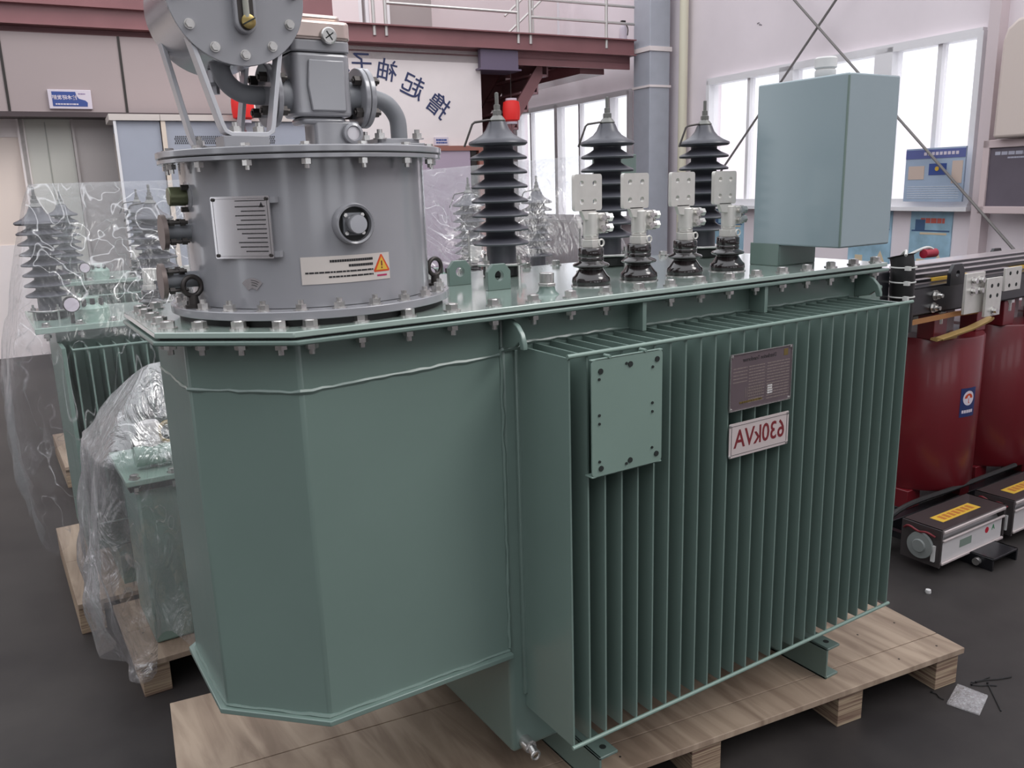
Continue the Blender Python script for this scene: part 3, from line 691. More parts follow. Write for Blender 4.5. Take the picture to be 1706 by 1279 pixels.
# ---------------- low voltage bushings
def lv_bushing(parent, x, y, zb, plate_dx, simple=False):
    M = Matrix.Translation((x, y, zb))
    b = nb(); lathe(b, [(.0485, 0), (.0485, .007), (.050, .010), (.0485, .021), (.043, .026), (.0315, .043), (.033, .046), (.0455, .049), (.0475, .053), (.044, .057), (.033, .061), (.031, .064), (.0325, .066), (.0325, .072), (.031, .074), (.0325, .077), (.0325, .095), (.029, .098), (0, .098)], 40, M)
    B_ = obj('low_voltage_bushing', b, PORC, parent, ang=50)
    b = nb(); lathe(b, [(.052, 0), (.052, .0025), (.0, .0025)], 32, Matrix.Translation((x, y, zb))); obj('base_washer', b, ZINC, B_)
    b = nb(); hexp(b, (x, y, zb+.098), (x, y, zb+.118), .026); hexp(b, (x, y, zb+.119), (x, y, zb+.126), .021); cyl(b, (x, y, zb+.126), (x, y, zb+.13), .02, 20); obj('hex_nut', b, TINNED, B_, .001)
    b = nb(); cyl(b, (x, y, zb+.128), (x, y, zb+.185), .0205, 24); box(b, x, x+.036, y-.016, y+.014, zb+.133, zb+.183); obj('clamp_body', b, TINNED, B_, .003)
    if simple: return B_
    for dz in (.145, .171):
        b = nb(); q = x+.033; cyl(b, (q-.012, y-.03, zb+dz), (q-.012, y+.03, zb+dz), .0045, 8); hexp(b, (q-.012, y-.029, zb+dz), (q-.012, y-.022, zb+dz), .009); hexp(b, (q-.012, y+.016, zb+dz), (q-.012, y+.026, zb+dz), .009)
        cyl(b, (q-.012, y-.004, zb+dz), (q+.004, y-.004, zb+dz), .0145, 16, .013); cyl(b, (q+.006, y-.004, zb+dz), (q+.016, y-.004, zb+dz), .0135, 16); hexp(b, (q+.018, y-.004, zb+dz), (q+.03, y-.004, zb+dz), .0115); obj('clamp_bolt', b, ZINC, B_)
    b = nb(); torus(b, Matrix.Translation((x+.016, y-.022, zb+.109)) @ Matrix.Rotation(PI/2, 4, 'X'), .0085, .0025, 18, 8); obj('ring_washer', b, TINNED, B_)
    # palm plate with four holes
    px = x+plate_dx; z0 = zb+.190; y0 = y-.006
    b = nb(); W, H = .086, .090; FM = face_y(px, y0, z0)
    for i in range(2):
        for j in range(2):
            xa, xb = (-W/2, 0) if i == 0 else (0, W/2); za, zbb = (0, H/2) if j == 0 else (H/2, H); ch = .006
            o = [(xa, za), (xb, za), (xb, zbb), (xa, zbb)]
            corner = (xa if i == 0 else xb, za if j == 0 else zbb)
            o2 = []
            for p in o:
                if p == corner:
                    sx = 1 if i == 0 else -1; sz = 1 if j == 0 else -1
                    c2 = [(p[0], p[1]+sz*ch), (p[0]+sx*ch*.3, p[1]+sz*ch*.3), (p[0]+sx*ch, p[1])]
                    k = o.index(p); prev = o[k-1]
                    if abs(prev[0]-p[0]) > 1e-9: c2 = c2[::-1]
                    o2 += c2
                else: o2.append(p)
            holed(b, o2, ((xa+xb)/2-(.001 if i else -.001), (za+zbb)/2), .0068, -.006, .006, FM)
    bmesh.ops.remove_doubles(b, verts=b.verts, dist=1e-5)
    inner = [f for f in b.faces if f.calc_area() > 0 and all(abs((FM.inverted() @ v.co).x) < 1e-5 for v in f.verts)]+[f for f in b.faces if all(abs((FM.inverted() @ v.co).y-H/2) < 1e-5 for v in f.verts)]
    bmesh.ops.delete(b, geom=list(set(inner)), context='FACES_ONLY')
    obj('palm_plate', b, TINNED, B_)
    b = nb(); prism(b, [(-.024, .026), (-.012, 0), (-plate_dx+.024-.004, -.008), (-plate_dx+.024, .004), (.024, .022), (.03, .026)][::1], -.006, .006, face_y(px, y0, z0-.022)); obj('neck', b, TINNED, B_, .002)
for x, dx in ((.316, -.016), (.477, -.020), (.645, -.022), (.812, -.028)): lv_bushing(TR, x, .33, ZL, dx)
# low pieces behind the bushings
for x, y in ((.5, .55), (.86, .56)):
    b = nb(); lathe(b, [(.03, 0), (.03, .008), (.012, .012), (.012, .03), (0, .032)], 14, Matrix.Translation((x, y, ZL))); obj('vent_plug', b, ZINC, TR)

# ---------------- square oil tank on the lid
b = nb(); box(b, 1.0, 1.224, .095, .406, 1.455, 1.917); bm_vent = obj('square_oil_tank', b, mat('green_tank_paint', (142, 157, 162), .16, var=.03, vscale=2, coat=.4), TR, .005, 3)
b = nb(); box(b, 1.0, 1.006, .306, .415, ZL, 1.46); box(b, 1.006, 1.17, .306, .40, ZL, 1.455); obj('stand', b, GREEN, bm_vent, .002)
bead2 = nb(); tube(bead2, [(1.001, .096, 1.46+.09*k+random.uniform(-.002, .002)) for k in range(6)], .0035, 6, False); obj('corner_weld', bead2, GREEN, bm_vent)
b = nb(); lathe(b, [(.022, 0), (.022, .012)], 20, Matrix.Translation((1.1, .25, 1.917))); obj('cap_neck', b, GREEN2, bm_vent)
b = nb(); lathe(b, [(.026, .008), (.029, .012), (.029, .026), (.025, .03), (.031, .034), (.031, .058), (.027, .062), (0, .062)], 24, Matrix.Translation((1.1, .25, 1.917)));
obj('white_cap', b, WHITEP, bm_vent); bm_vent.children[-1]['label'] = 'white plastic screw cap'

# ---------------- plates fixed on the fins
b = nb(); M = face_y(0, -.03, 0)
prism(b, rect_round(.036, .236, 1.026, 1.289, .012), -.004, 0, M); box(b, .036, .236, -.03, -.004, 1.026, 1.030); box(b, .036, .236, -.03, -.02, 1.285, 1.289); mp_ = obj('mounting_plate', b, GREEN2, TR, .0015)
for x, z, r in ((.060, 1.262, .0062), (.142, 1.267, .0062), (.219, 1.268, .0062), (.060, 1.046, .0062), (.142, 1.049, .0062), (.219, 1.049, .0062), (.056, 1.245, .003), (.056, 1.166, .003), (.056, 1.147, .003), (.056, 1.062, .003), (.131, 1.270, .003), (.206, 1.252, .003), (.206, 1.170, .003), (.206, 1.150, .003), (.206, 1.066, .003), (.131, 1.043, .003)):
    b = nb(); cyl(b, (x, -.0302, z), (x, -.0325, z), r, 14); obj('screw_hole', b, HOLE, mp_)
b = nb(); cyl(b, (.085, -.012, 1.291), (.085, -.032, 1.291), .004, 8); cyl(b, (.185, -.012, 1.291), (.185, -.032, 1.291), .004, 8); obj('fixing_pin', b, GREEN2, mp_)
M = face_y(0, -.012, 0)
b = nb(); prism(b, rect_round(.470, .690, 1.098, 1.240, .004), -.002, 0, M); rp = obj('rating_plate', b, PLATED, TR); rp['label'] = 'dark engraved rating plate'
b = nb()
for a in ((.47, .69, 1.2385, 1.2405), (.47, .69, 1.0978, 1.0995), (.4695, .471, 1.098, 1.24), (.689, .6905, 1.098, 1.24)): box(b, a[0], a[1], -.0145, -.0119, a[2], a[3])
obj('plate_rim', b, ZINC, rp)
text('title', 'Distribution Transformer', .0145, INK, face_y(.572, -.012, 1.222, True), rp, depth=.0005, sx=.8)
b = nb()
for k in range(13): dashes(b, .60, .683, 1.203-k*.0075, .0022, .5, k, 0, .0005, M, 2, 8); dashes(b, .535, .592, 1.203-k*.0075, .0022, .5, k+40, 0, .0005, M, 2, 6)
for k in range(5): dashes(b, .48, .53, 1.203-k*.0085, .002, .5, k+20, 0, .0005, M, 2, 6)
for k in range(9): box(b, .525+k*.007, .5262+k*.007, .0, .0005, 0, 0)if False else box(b, .525+k*.007, .5262+k*.007, 1.127, 1.152, 0, .0005, M)
obj('engraving', b, PLATEL, rp)
b = nb(); dashes(b, .505, .585, 1.116, .005, .25, 77, 0, .0006, M); prism(b, [(.66, 1.215), (.675, 1.215), (.675, 1.232), (.66, 1.232)], 0, .0006, M); obj('gold_lettering', b, BRASS, rp)
b = nb()
for k in range(4): dashes(b, .604, .622, 1.145-k*.006, .004, .2, k+90, 0, .0006, M)
obj('pale_figures', b, WHITEP, rp)
b = nb(); prism(b, rect_round(.474, .690, .978, 1.066, .003), -.002, 0, M); pp = obj('power_plate', b, ALU, TR); pp['label'] = 'white plate with red lettering 630kVA'
text('lettering', '630kVA', .066, DRED, face_y(.583, -.012, 1.022, True), pp, depth=.0006, sx=.86, bold=.0007)
b = nb()
for a in ((.481, .683, 1.0585, 1.0593), (.481, .683, .9845, .9853), (.481, .4818, .9845, 1.0593), (.6822, .683, .9845, 1.0593)): box(b, a[0], a[1], -.0127, -.0119, a[2], a[3])
obj('border_line', b, INK, pp)
for P_, zs in ((rp, (1.235, 1.103)), (pp, (1.061, .983))):
    for z in zs:
        for x in (.4755, .6845):
            b = nb(); lathe(b, [(.004, 0), (.0035, .002), (0, .003)], 10, Matrix.Translation((x, -.012, z)) @ Matrix.Rotation(PI/2, 4, 'X')); obj('rivet', b, ZINC, P_)
# drain valve and base channels
b = nb(); cyl(b, (-.012, .203, .262), (-.012, .17, .262), .017, 16); hexp(b, (-.012, .178, .262), (-.012, .165, .262), .015); dv = obj('drain_valve', b, ZINC, TR)
b = nb(); cyl(b, (-.012, .168, .262), (-.012, .152, .255), .011, 16); torus(b, Matrix.Translation((-.012, .148, .252)) @ Matrix.Rotation(PI/2, 4, 'X'), .011, .0035, 18, 8); obj('valve_mouth', b, ZINC, dv)
for x0 in (.125, 1.013):
    b = nb(); box(b, x0, x0+.007, .063, 1.0, .131, .2355); box(b, x0, x0+.06, .063, 1.0, .2275, .2355); box(b, x0, x0+.06, .063, 1.0, .131, .139); ch = obj('base_channel', b, GREEN, TR, .002)
    b = nb(); cyl(b, (x0+.035, .095, .2352), (x0+.035, .095, .2362), .009, 16); obj('channel_hole', b, HOLE, ch)

# ================================================================== tap changer head (grey drum)
DX, DY = -.375, .47; TDR = Matrix.Translation((DX, DY, 0))
TC = None
b = nb(); lathe(b, [(.262, 1.425), (.262, 1.712)], 96, TDR); TC = obj('tap_changer_drum', b, GREY, TR); TC['label'] = 'grey enamelled tap changer drum'
b = nb(); lathe(b, [(.292, ZL), (.292, 1.407)], 72, TDR); obj('drum_gasket', b, RUBBER, TC)
b = nb(); lathe(b, [(.26, 1.407), (.308, 1.407), (.308, 1.424), (.26, 1.424)], 96, TDR, cap=False); obj('base_flange', b, GREY, TC, .0015)
b = nb(); lathe(b, [(.255, 1.712), (.302, 1.712), (.302, 1.7205), (.255, 1.7205)], 96, TDR, cap=False); obj('upper_flange', b, GREY, TC, .001)
b = nb(); lathe(b, [(.298, 1.7205), (.298, 1.7225)], 72, TDR); obj('cover_gasket', b, RUBBER, TC)
b = nb(); lathe(b, [(.304, 1.7225), (.304, 1.736)], 96, TDR); obj('drum_cover', b, GREY, TC, .002)
b = nb(); hexp(b, (0, 0, 0), (0, 0, .012), .0115); cyl(b, (0, 0, -.001), (0, 0, .0015), .015, 16); cyl(b, (0, 0, .012), (0, 0, .02), .006, 10)
STUD = mesh_of(b, 'stud_nut', ZINC, 25)
b = nb(); hexp(b, (0, 0, 0), (0, 0, .0065), .0095); cyl(b, (0, 0, -.001), (0, 0, .0015), .012, 16)
hexp(b, (0, 0, -.035), (0, 0, -.025), .010); cyl(b, (0, 0, -.043), (0, 0, .002), .005, 8)
CBOLT = mesh_of(b, 'cover_bolt', ZINC, 25)
for k in range(24):
    a = 2*PI*(k+.35)/24
    if abs((math.degrees(a) % 360)-194) < 6 or abs((math.degrees(a) % 360)-343) < 6: continue
    inst('flange_nut', STUD, None, (DX+.286*math.cos(a), DY+.286*math.sin(a), 1.424), TC, a*3)
for k in range(16):
    a = 2*PI*(k+.2)/16; inst('cover_bolt', CBOLT, None, (DX+.285*math.cos(a), DY+.285*math.sin(a), 1.736), TC, a*5)
for a in (math.radians(192), math.radians(-15)):
    x, y = DX+.284*math.cos(a), DY+.284*math.sin(a)
    b = nb(); torus(b, Matrix.Translation((x, y, 1.468)) @ Matrix.Rotation(.25, 4, 'Z') @ Matrix.Rotation(PI/2, 4, 'X'), .0195, .0052, 24, 10); cyl(b, (x, y, 1.424), (x, y, 1.45), .012, 16, .009); cyl(b, (x, y, 1.424), (x, y, 1.43), .018, 20); obj('eye_bolt', b, DARKST, TC)
# observation port on the drum
a0 = math.radians(-90.5); pc = V((DX+.262*math.cos(a0), DY+.262*math.sin(a0), 1.585)); od = V((math.cos(a0), math.sin(a0), 0)); PM, _ = frame_z(pc-od*.01, pc+od*.03)
b = nb(); lathe(b, [(.041, 0), (.041, .026), (.038, .030), (.034, .028), (.034, .012), (.0, .012)], 40, PM); obj('port_ring', b, GREY, TC)
b = nb(); lathe(b, [(.0335, .012), (.0335, .014), (0, .014)], 32, PM); obj('port_recess', b, RUBBER, TC)
b = nb(); prism(b, rect_round(-.022, .022, -.022, .022, .005), .013, .020, PM); obj('port_plate', b, GREYB, TC, .001)
b = nb(); lathe(b, [(.019, .02), (.0195, .03), (.019, .043), (.0175, .046), (0, .046)], 28, PM); obj('port_plug', b, GREYL, TC)
for sx in (-1, 1):
    for sy in (-1, 1):
        b = nb(); p0 = PM @ V((sx*.0175, sy*.0175, .02)); p1 = PM @ V((sx*.0175, sy*.0175, .025)); hexp(b, p0, p1, .0042); obj('port_screw', b, ZINC, TC)
# steel data plate standing off the drum
aL, aR = math.radians(-151.6), math.radians(-124); PLc = lambda a, r: V((DX+r*math.cos(a), DY+r*math.sin(a), 0))
pL, pR = PLc(aL, .272), PLc(aR, .272); ex = (pR-pL).normalized(); wpl = (pR-pL).length; nrm = V((ex.y, -ex.x, 0))
PMM = Matrix(((ex.x, 0, nrm.x, pL.x), (ex.y, 0, nrm.y, pL.y), (0, 1, 0, 1.525), (0, 0, 0, 1)))
b = nb(); prism(b, rect_round(0, wpl, 0, .12, .003), .0, .0018, PMM); dp = obj('data_plate', b, SILVER, TC); dp['label'] = 'mirror-like steel data plate'
b = nb(); dashes(b, wpl*.42, wpl*.93, .111, .0016, .2, 1, .0018, .0022, PMM, 2, 5)
for k in range(11): dashes(b, wpl*random.uniform(.4, .62), wpl*.92, .100-k*.0086, .0022, .35, k, .0018, .0023, PMM)
for a in ((.005, wpl-.005, .1148, .1153), (.005, wpl-.005, .0045, .005), (wpl-.0055, wpl-.005, .005, .115), (.005, .0055, .005, .115)): box(b, a[0], a[1], a[2], a[3], .0018, .0022, PMM)
prism(b, [(wpl*.82, .098), (wpl*.90, .098), (wpl*.86, .108)], .0018, .0023, PMM); obj('plate_print', b, INK, dp)
for xx in (.006, wpl-.006):
    for zz in (.006, .114):
        b = nb(); cyl(b, PMM @ V((xx, zz, .0018)), PMM @ V((xx, zz, .0045)), .0035, 10); obj('plate_screw', b, DARKST, dp)
for zz in (.008, .112):
    b = nb(); box(b, wpl*.05, wpl+.012, zz-.006, zz+.006, -.012, -.0002, PMM); obj('plate_bracket', b, GREY, dp)
# warning sticker wrapped on the drum
aS = math.radians(-114); Wst = .262*math.radians(41.2)
b = nb(); grid_rect(b, 0, Wst, 1.470, 1.524, .0005, 16, .0006); bend(b, DX, DY, .262, aS); st_ = obj('warning_sticker', b, mat('sticker_silver', (204, 196, 190), .35, metal=.25), TC, ang=60); st_['label'] = 'silver warning sticker with a yellow triangle'
def bent(name, fn, m, z=.0012):
    b = nb(); fn(b)
    bmesh.ops.subdivide_edges(b, edges=[e for e in b.edges if e.calc_length() > .02], cuts=3)
    bend(b, DX, DY, .262, aS); return obj(name, b, m, st_, ang=60)
bent('sticker_print', lambda b: (dashes(b, Wst*.30, Wst*.78, 1.514, .005, .12, 1, .0011, .0016, None, .7, 1), dashes(b, Wst*.50, Wst*.78, 1.5035, .005, .12, 2, .0011, .0016, None, .7, 1), dashes(b, Wst*.04, Wst*.78, 1.4925, .0034, .35, 3, .0011, .0016, None, 1.2, 4), dashes(b, Wst*.28, Wst*.78, 1.483, .0034, .35, 4, .0011, .0016, None, 1.2, 4)), INK)
tx = Wst*.89
bent('triangle_border', lambda b: prism(b, [(tx-.018, 1.486), (tx+.018, 1.486), (tx+.0195, 1.489), (tx+.0015, 1.521), (tx-.0015, 1.521), (tx-.0195, 1.489)], .0011, .0016), ORANGE)
bent('triangle_field', lambda b: prism(b, [(tx-.0145, 1.4895), (tx+.0145, 1.4895), (tx, 1.5165)], .0016, .0020), YEL)
bent('exclamation_mark', lambda b: (box(b, tx-.0014, tx+.0014, 1.498, 1.508, .002, .0024), box(b, tx-.0014, tx+.0014, 1.4925, 1.4955, .002, .0024)), DRED)
bent('caption', lambda b: dashes(b, tx-.012, tx+.012, 1.4785, .0036, .15, 6, .0011, .0016, None, .7, 1), mat('magenta_ink', (170, 40, 90), .5))
# arc badge
b = nb()
arc = [(.030*math.cos(a), .030*math.sin(a)) for a in [math.radians(t) for t in range(135, 44, -10)]]+[(.012*math.cos(a), .012*math.sin(a)) for a in [math.radians(t) for t in range(45, 136, 15)]]
prism(b, [(x*1.05, 1.452+y*1.15) for x, y in arc][::-1], .0008, .0016); bend(b, DX, DY, .262, math.radians(-136)); obj('arc_badge', b, SILVER, TC)
b = nb()
for r_ in (.018, .022, .026):
    for t in range(60, 96, 6): box(b, r_*1.05*math.cos(math.radians(t))-.0012, r_*1.05*math.cos(math.radians(t))+.0012, 1.452+1.15*r_*math.sin(math.radians(t))-.0005, 1.452+1.15*r_*math.sin(math.radians(t))+.0005, .0016, .002)
bend(b, DX, DY, .262, math.radians(-136)); obj('badge_marks', b, INK, TC)
# fittings on the left of the drum
b = nb(); P0 = V((-.620, .45, 1.648)); M, _ = frame_z(P0, P0+V((-1, -.02, 0))); lathe(b, [(.034, 0), (.034, .014), (.028, .017), (0, .017)], 28, M); ng = obj('plug_flange', b, GREY, TC)
b = nb(); lathe(b, [(.0175, .016), (.019, .02), (.019, .05), (.017, .052), (0, .052)], 24, M); obj('end_plug', b, OLIVE, ng)
for q in range(3):
    a = q*2*PI/3+.7; b = nb(); c_ = M @ V((.027*math.cos(a), .027*math.sin(a), .014)); e_ = M @ V((.027*math.cos(a), .027*math.sin(a), .03)); hexp(b, c_, e_, .006); obj('flange_screw', b, DARKST, ng)
for z, L, y in ((1.577, .062, .455), (1.480, .078, .44)):
    P0 = V((-.625, y, z)); M, _ = frame_z(P0, P0+V((-1, 0, 0)))
    b = nb(); lathe(b, [(.0165, 0), (.0165, L)], 20, M); pn = obj('side_pipe', b, GREYB, TC)
    b = nb(); lathe(b, [(.036, L-.004), (.036, L+.005), (0, L+.005)], 32, M); obj('pipe_flange', b, mat('rusty_flange', (112, 100, 96), .4, metal=.5), pn)
    for q in range(4):
        a = PI/4+q*PI/2; b = nb(); c_ = V((.027*math.cos(a), .027*math.sin(a), 0)); cyl(b, M @ (c_+V((0, 0, L-.045))), M @ (c_+V((0, 0, L-.004))), .0038, 8); hexp(b, M @ (c_+V((0, 0, L-.018))), M @ (c_+V((0, 0, L-.008))), .0075); hexp(b, M @ (c_+V((0, 0, L-.04))), M @ (c_+V((0, 0, L-.03))), .0075); obj('flange_stud', b, DARKST, pn)
# ---------------- gas relay with flanges and pipes on the cover
RY = .38; RZ = 1.842
b = nb(); M = Matrix.Translation((-.366, RY, 0))
prism(b, rect_round(-.062, .062, -.045, .045, .016), 1.80, 1.925, M); prism(b, rect_round(-.05, .05, -.036, .036, .014), 1.785, 1.80, M); RL = obj('gas_relay', b, GREY, TR, .008, 3); RL['label'] = 'grey cast gas relay housing with bare steel cap'
b = nb(); prism(b, [(-.030, .0), (.045, .0), (.045, .10), (-.030, .10), (-.036, .05)], 0, .006, face_y(-.366, RY-.045, 1.81)); obj('relay_panel', b, GREY, RL, .003)
b = nb(); prism(b, rect_round(-.064, .064, -.047, .047, .016), 1.925, 1.948, M); obj('relay_collar', b, GREY, RL, .003)
b = nb(); prism(b, rect_round(-.066, .066, -.050, .050, .018), 1.948, 1.985, M); prism(b, rect_round(-.055, .05, -.040, .040, .016), 1.985, 1.998, M); obj('relay_cap', b, mat('bare_cap_steel', (206, 188, 180), .25, metal=.7), RL, .006, 3)
b = nb(); q = V((-.352, RY-.052, 1.955)); M2, _ = frame_z(q, q+V((0, -1, 0))); lathe(b, [(.0165, 0), (.0165, .007), (.014, .009), (0, .009)], 24, M2); obj('cap_screw', b, ZINC, RL)
b = nb(); box(b, -.010, .010, -.0012, .0012, .0088, .0096, M2 @ Matrix.Rotation(.6, 4, 'Z')); box(b, -.0012, .0012, -.010, .010, .0088, .0096, M2 @ Matrix.Rotation(.6, 4, 'Z')); obj('screw_cross', b, HOLE, RL)
for sx, xf in ((-1, -.468), (1, -.268)):
    b = nb(); cyl(b, (-.366, RY, RZ), (xf, RY, RZ), .033, 24); obj('relay_neck', b, GREYB, RL)
    b = nb(); cyl(b, (xf-.011*0-sx*.012, RY, RZ), (xf-sx*.001, RY, RZ), .062, 48); cyl(b, (xf, RY, RZ), (xf+sx*.012, RY, RZ), .062, 48); fl = obj('relay_flange', b, GREY, RL, .002)
    b = nb(); cyl(b, (xf-sx*.001, RY, RZ), (xf, RY, RZ), .0605, 40); obj('flange_gasket', b, RUBBER, RL)
    for k in range(4):
        a = PI/4+k*PI/2; yy, zz = RY+.045*math.cos(a), RZ+.045*math.sin(a)
        b = nb(); cyl(b, (xf-.03, yy, zz), (xf+.03, yy, zz), .0052, 8); hexp(b, (xf-.027, yy, zz), (xf-.012, yy, zz), .0105); hexp(b, (xf+.012, yy, zz), (xf+.024, yy, zz), .0105); obj('flange_bolt', b, DARKST, RL)
b = nb(); tube(b, [(-.25, RY, RZ), (-.235, RY, RZ), (-.205, RY, RZ-.012), (-.185, RY, RZ-.04), (-.182, RY, RZ-.075), (-.182, RY, 1.75)], .0185, 16); obj('relay_outlet_pipe', b, GREYB, RL)
b = nb(); prism(b, rect_round(-.06, .06, -.05, .05, .01), 1.7365, 1.748, Matrix.Translation((-.195, RY+.01, 0))); prism(b, rect_round(-.05, .05, -.042, .042, .01), 1.748, 1.758, Matrix.Translation((-.195, RY+.01, 0))); obj('outlet_foot', b, GREY, RL, .001)
for dx, dy in ((-.045, -.035), (.045, -.035), (-.045, .045), (.045, .045)):
    inst('foot_bolt', STUD, None, (-.195+dx, RY+.01+dy, 1.757), RL)
b = nb(); prism(b, rect_round(-.05, .05, -.035, .035, .008), 1.737, 1.792, Matrix.Translation((-.338, RY, 0))); obj('relay_pedestal', b, GREY, RL, .004)
b = nb(); q = V((-.309, RY-.036, 1.767)); M2, _ = frame_z(q, q+V((0, -1, 0))); lathe(b, [(.021, 0), (.021, .012), (.0155, .014), (.0135, .010), (0, .010)], 28, M2); obj('sight_ring', b, GREY, RL)
b = nb(); lathe(b, [(.0135, .0105), (0, .0112)], 20, M2); obj('sight_glass', b, mat('sight_glass', (180, 176, 180), .08, coat=.8), RL)
# ---------------- small conservator drum on strap brackets
CX, CZ = -.54, 2.012
def ring_y(prof, n=64): # lathe about the Y axis, profile (r, y)
    bb = nb(); lathe(bb, prof, n, Matrix(((1, 0, 0, CX), (0, 0, 1, 0), (0, -1, 0, CZ), (0, 0, 0, 1)))); return bb
b = ring_y([(.122, .302), (.122, .52), (.11, .535), (0, .54)]); CO = obj('small_conservator', b, GREYL, TR); CO['label'] = 'small pale grey conservator drum above the tap changer'
b = ring_y([(.128, .29), (.128, .300), (0, .3)]); obj('end_cover', b, GREY, CO, .001)
b = nb()
for k in range(12):
    a = 2*PI*k/12+.06; x, z = CX+.108*math.cos(a), CZ+.108*math.sin(a); bb = nb(); hexp(bb, (x, .290, z), (x, .281, z), .0078); cyl(bb, (x, .2905, z), (x, .288, z), .0095, 16); obj('cover_bolt', bb, ZINC, CO)
b.free()
b = nb(); M = face_y(CX+.010, .290, CZ); pr = [(.020*math.cos(t), -.052+.020*math.sin(t)) for t in [math.radians(k) for k in range(180, 361, 20)]]+[(.020*math.cos(t), .06+.020*math.sin(t)) for t in [math.radians(k) for k in range(0, 181, 20)]]
prism(b, pr, 0, .016, M); gh = obj('oil_gauge', b, GREY, CO, .002)
b = nb(); pr2 = [(x*.72, y*.93+(-.0)) for x, y in pr]; prism(b, pr2, .0155, .017, M); obj('gauge_recess', b, DARKST, gh)
b = nb(); cyl(b, (CX+.010, .270, CZ-.045), (CX+.010, .270, CZ+.07), .006, 12); obj('gauge_tube', b, mat('gauge_glass', (150, 150, 140), .05, coat=1), gh)
b = nb(); lathe(b, [(.013, .0), (.013, .008), (.0, .012)], 20, Matrix.Translation((CX+.012, .274, CZ-.052)) @ Matrix.Rotation(PI/2, 4, 'X')); obj('gauge_screw', b, BRASS, gh)
b = nb(); box(b, -.0125, .0125, -.0012, .0012, .008, .0135, Matrix.Translation((CX+.012, .274, CZ-.052)) @ Matrix.Rotation(PI/2, 4, 'X') @ Matrix.Rotation(.5, 4, 'Z')); obj('screw_slot', b, HOLE, gh)
b = nb(); lathe(b, [(.022, 0), (.016, .006), (.014, .03)], 20, Matrix.Translation((CX-.02, .43, CZ-.15))); cyl(b, (CX-.02, .43, CZ-.165), (CX-.02, .43, CZ-.15), .009, 8); obj('drain_plug', b, GREYL, CO)
b = nb(); tube(b, [(-.567, .36, 1.915), (-.566, .365, 1.90), (-.555, .37, 1.868), (-.53, .378, 1.848), (-.50, RY, RZ), (-.465, RY, RZ)], .0185, 16); obj('relay_inlet_pipe', b, GREYB, RL)
for y, f0, l0, f1, l1 in ((.312, (-.581, 1.761), (-.630, 1.936), (-.492, 1.761), (-.463, 1.92)), (.50, (-.596, 1.745), (-.640, 1.95), (-.505, 1.745), (-.475, 1.918))):
    b = nb(); P = [(l0[0], y, l0[1]), (f0[0]-.006, y, f0[1]+.018), (f0[0]-.001, y, f0[1]+.006), (f0[0]+.01, y, f0[1]), (f1[0]-.01, y, f1[1]), (f1[0]+.0, y, f1[1]+.006), (f1[0]+.003, y, f1[1]+.018), (l1[0], y, l1[1])]
    strip(b, P, .034, .0085, (0, 1, 0)); obj('strap_bracket', b, mat('strap_steel', (186, 186, 190), .3, metal=.3), CO, .001)
b = nb(); box(b, -.588, -.50, .295, .36, 1.7365, 1.758); obj('bracket_block', b, GREY, CO, .001)
for x, y in ((-.59, .49), (-.52, .50)):
    inst('bracket_bolt', STUD, None, (x, y, 1.748), CO)
for x in (-.56, -.515): inst('bracket_bolt', STUD, None, (x, .312, 1.764), CO)
#END_TR
# ================================================================== pallets
def pallet(label, P, rot, s0, s1, t0, t1, seams, bearers, bw=.10, zt=.131, group='wooden pallets', vseams=()):
    M = Matrix.Translation(P) @ Matrix.Rotation(rot, 4, 'Z')
    t = thing('wooden_pallet', label, 'pallet', M @ V(((s0+s1)/2, (t0+t1)/2, 0)), group)
    ts = [t0]+list(seams)+[t1]
    for i in range(len(ts)-1):
        b = nb(); box(b, s0, s1, ts[i]+(.0015 if i else 0), ts[i+1]-.0015, zt-.02, zt, M); obj('deck_board', b, PLY, t, .0015)
    for s in bearers:
        b = nb(); box(b, s, s+bw, t0+.012, t1-.012, 0, zt-.02, M); obj('bearer', b, PLYE, t, .002)
    for s in (s0+.06, s0+.5, s0+1.1, s1-.25, s1-.08):
        for tt in (t0+.05, t0+.22):
            b = nb(); cyl(b, M @ V((s+.01*math.sin(s*40), tt, zt-.002)), M @ V((s+.01*math.sin(s*40), tt, zt+.0004)), .0035, 8); obj('nail_head', b, DARKST, t)
    return t
pallet('big plywood pallet carrying the main green transformer in front', (0, 0, 0), math.radians(-7.8), -.86, 1.53, .13, 1.02, (.236, .62), (-.84, -.1, .45, .995, 1.42))
def bgpallet(label, x0, x1, y0, y1, bears):
    return pallet(label, (0, 0, 0), 0, x0, x1, y0, y1, ((y0+y1)/2,), bears, .09)
bgpallet('plywood pallet under the film-wrapped transformer behind at left', -.88, .40, 2.01, 2.94, (-.88, -.3, .3))
bgpallet('plywood pallet under the small wrapped unit close to the grey-green bay', -.768, .30, 1.415, 1.93, (-.75, -.25, .2))
bgpallet('plywood pallet hidden under the second wrapped transformer, behind the bushings', .60, 1.95, 2.01, 2.94, (.6, 1.2, 1.85))
bgpallet('plywood pallet under the rearmost wrapped transformer', -.75, .65, 3.95, 4.8, (-.75, -.1, .5))

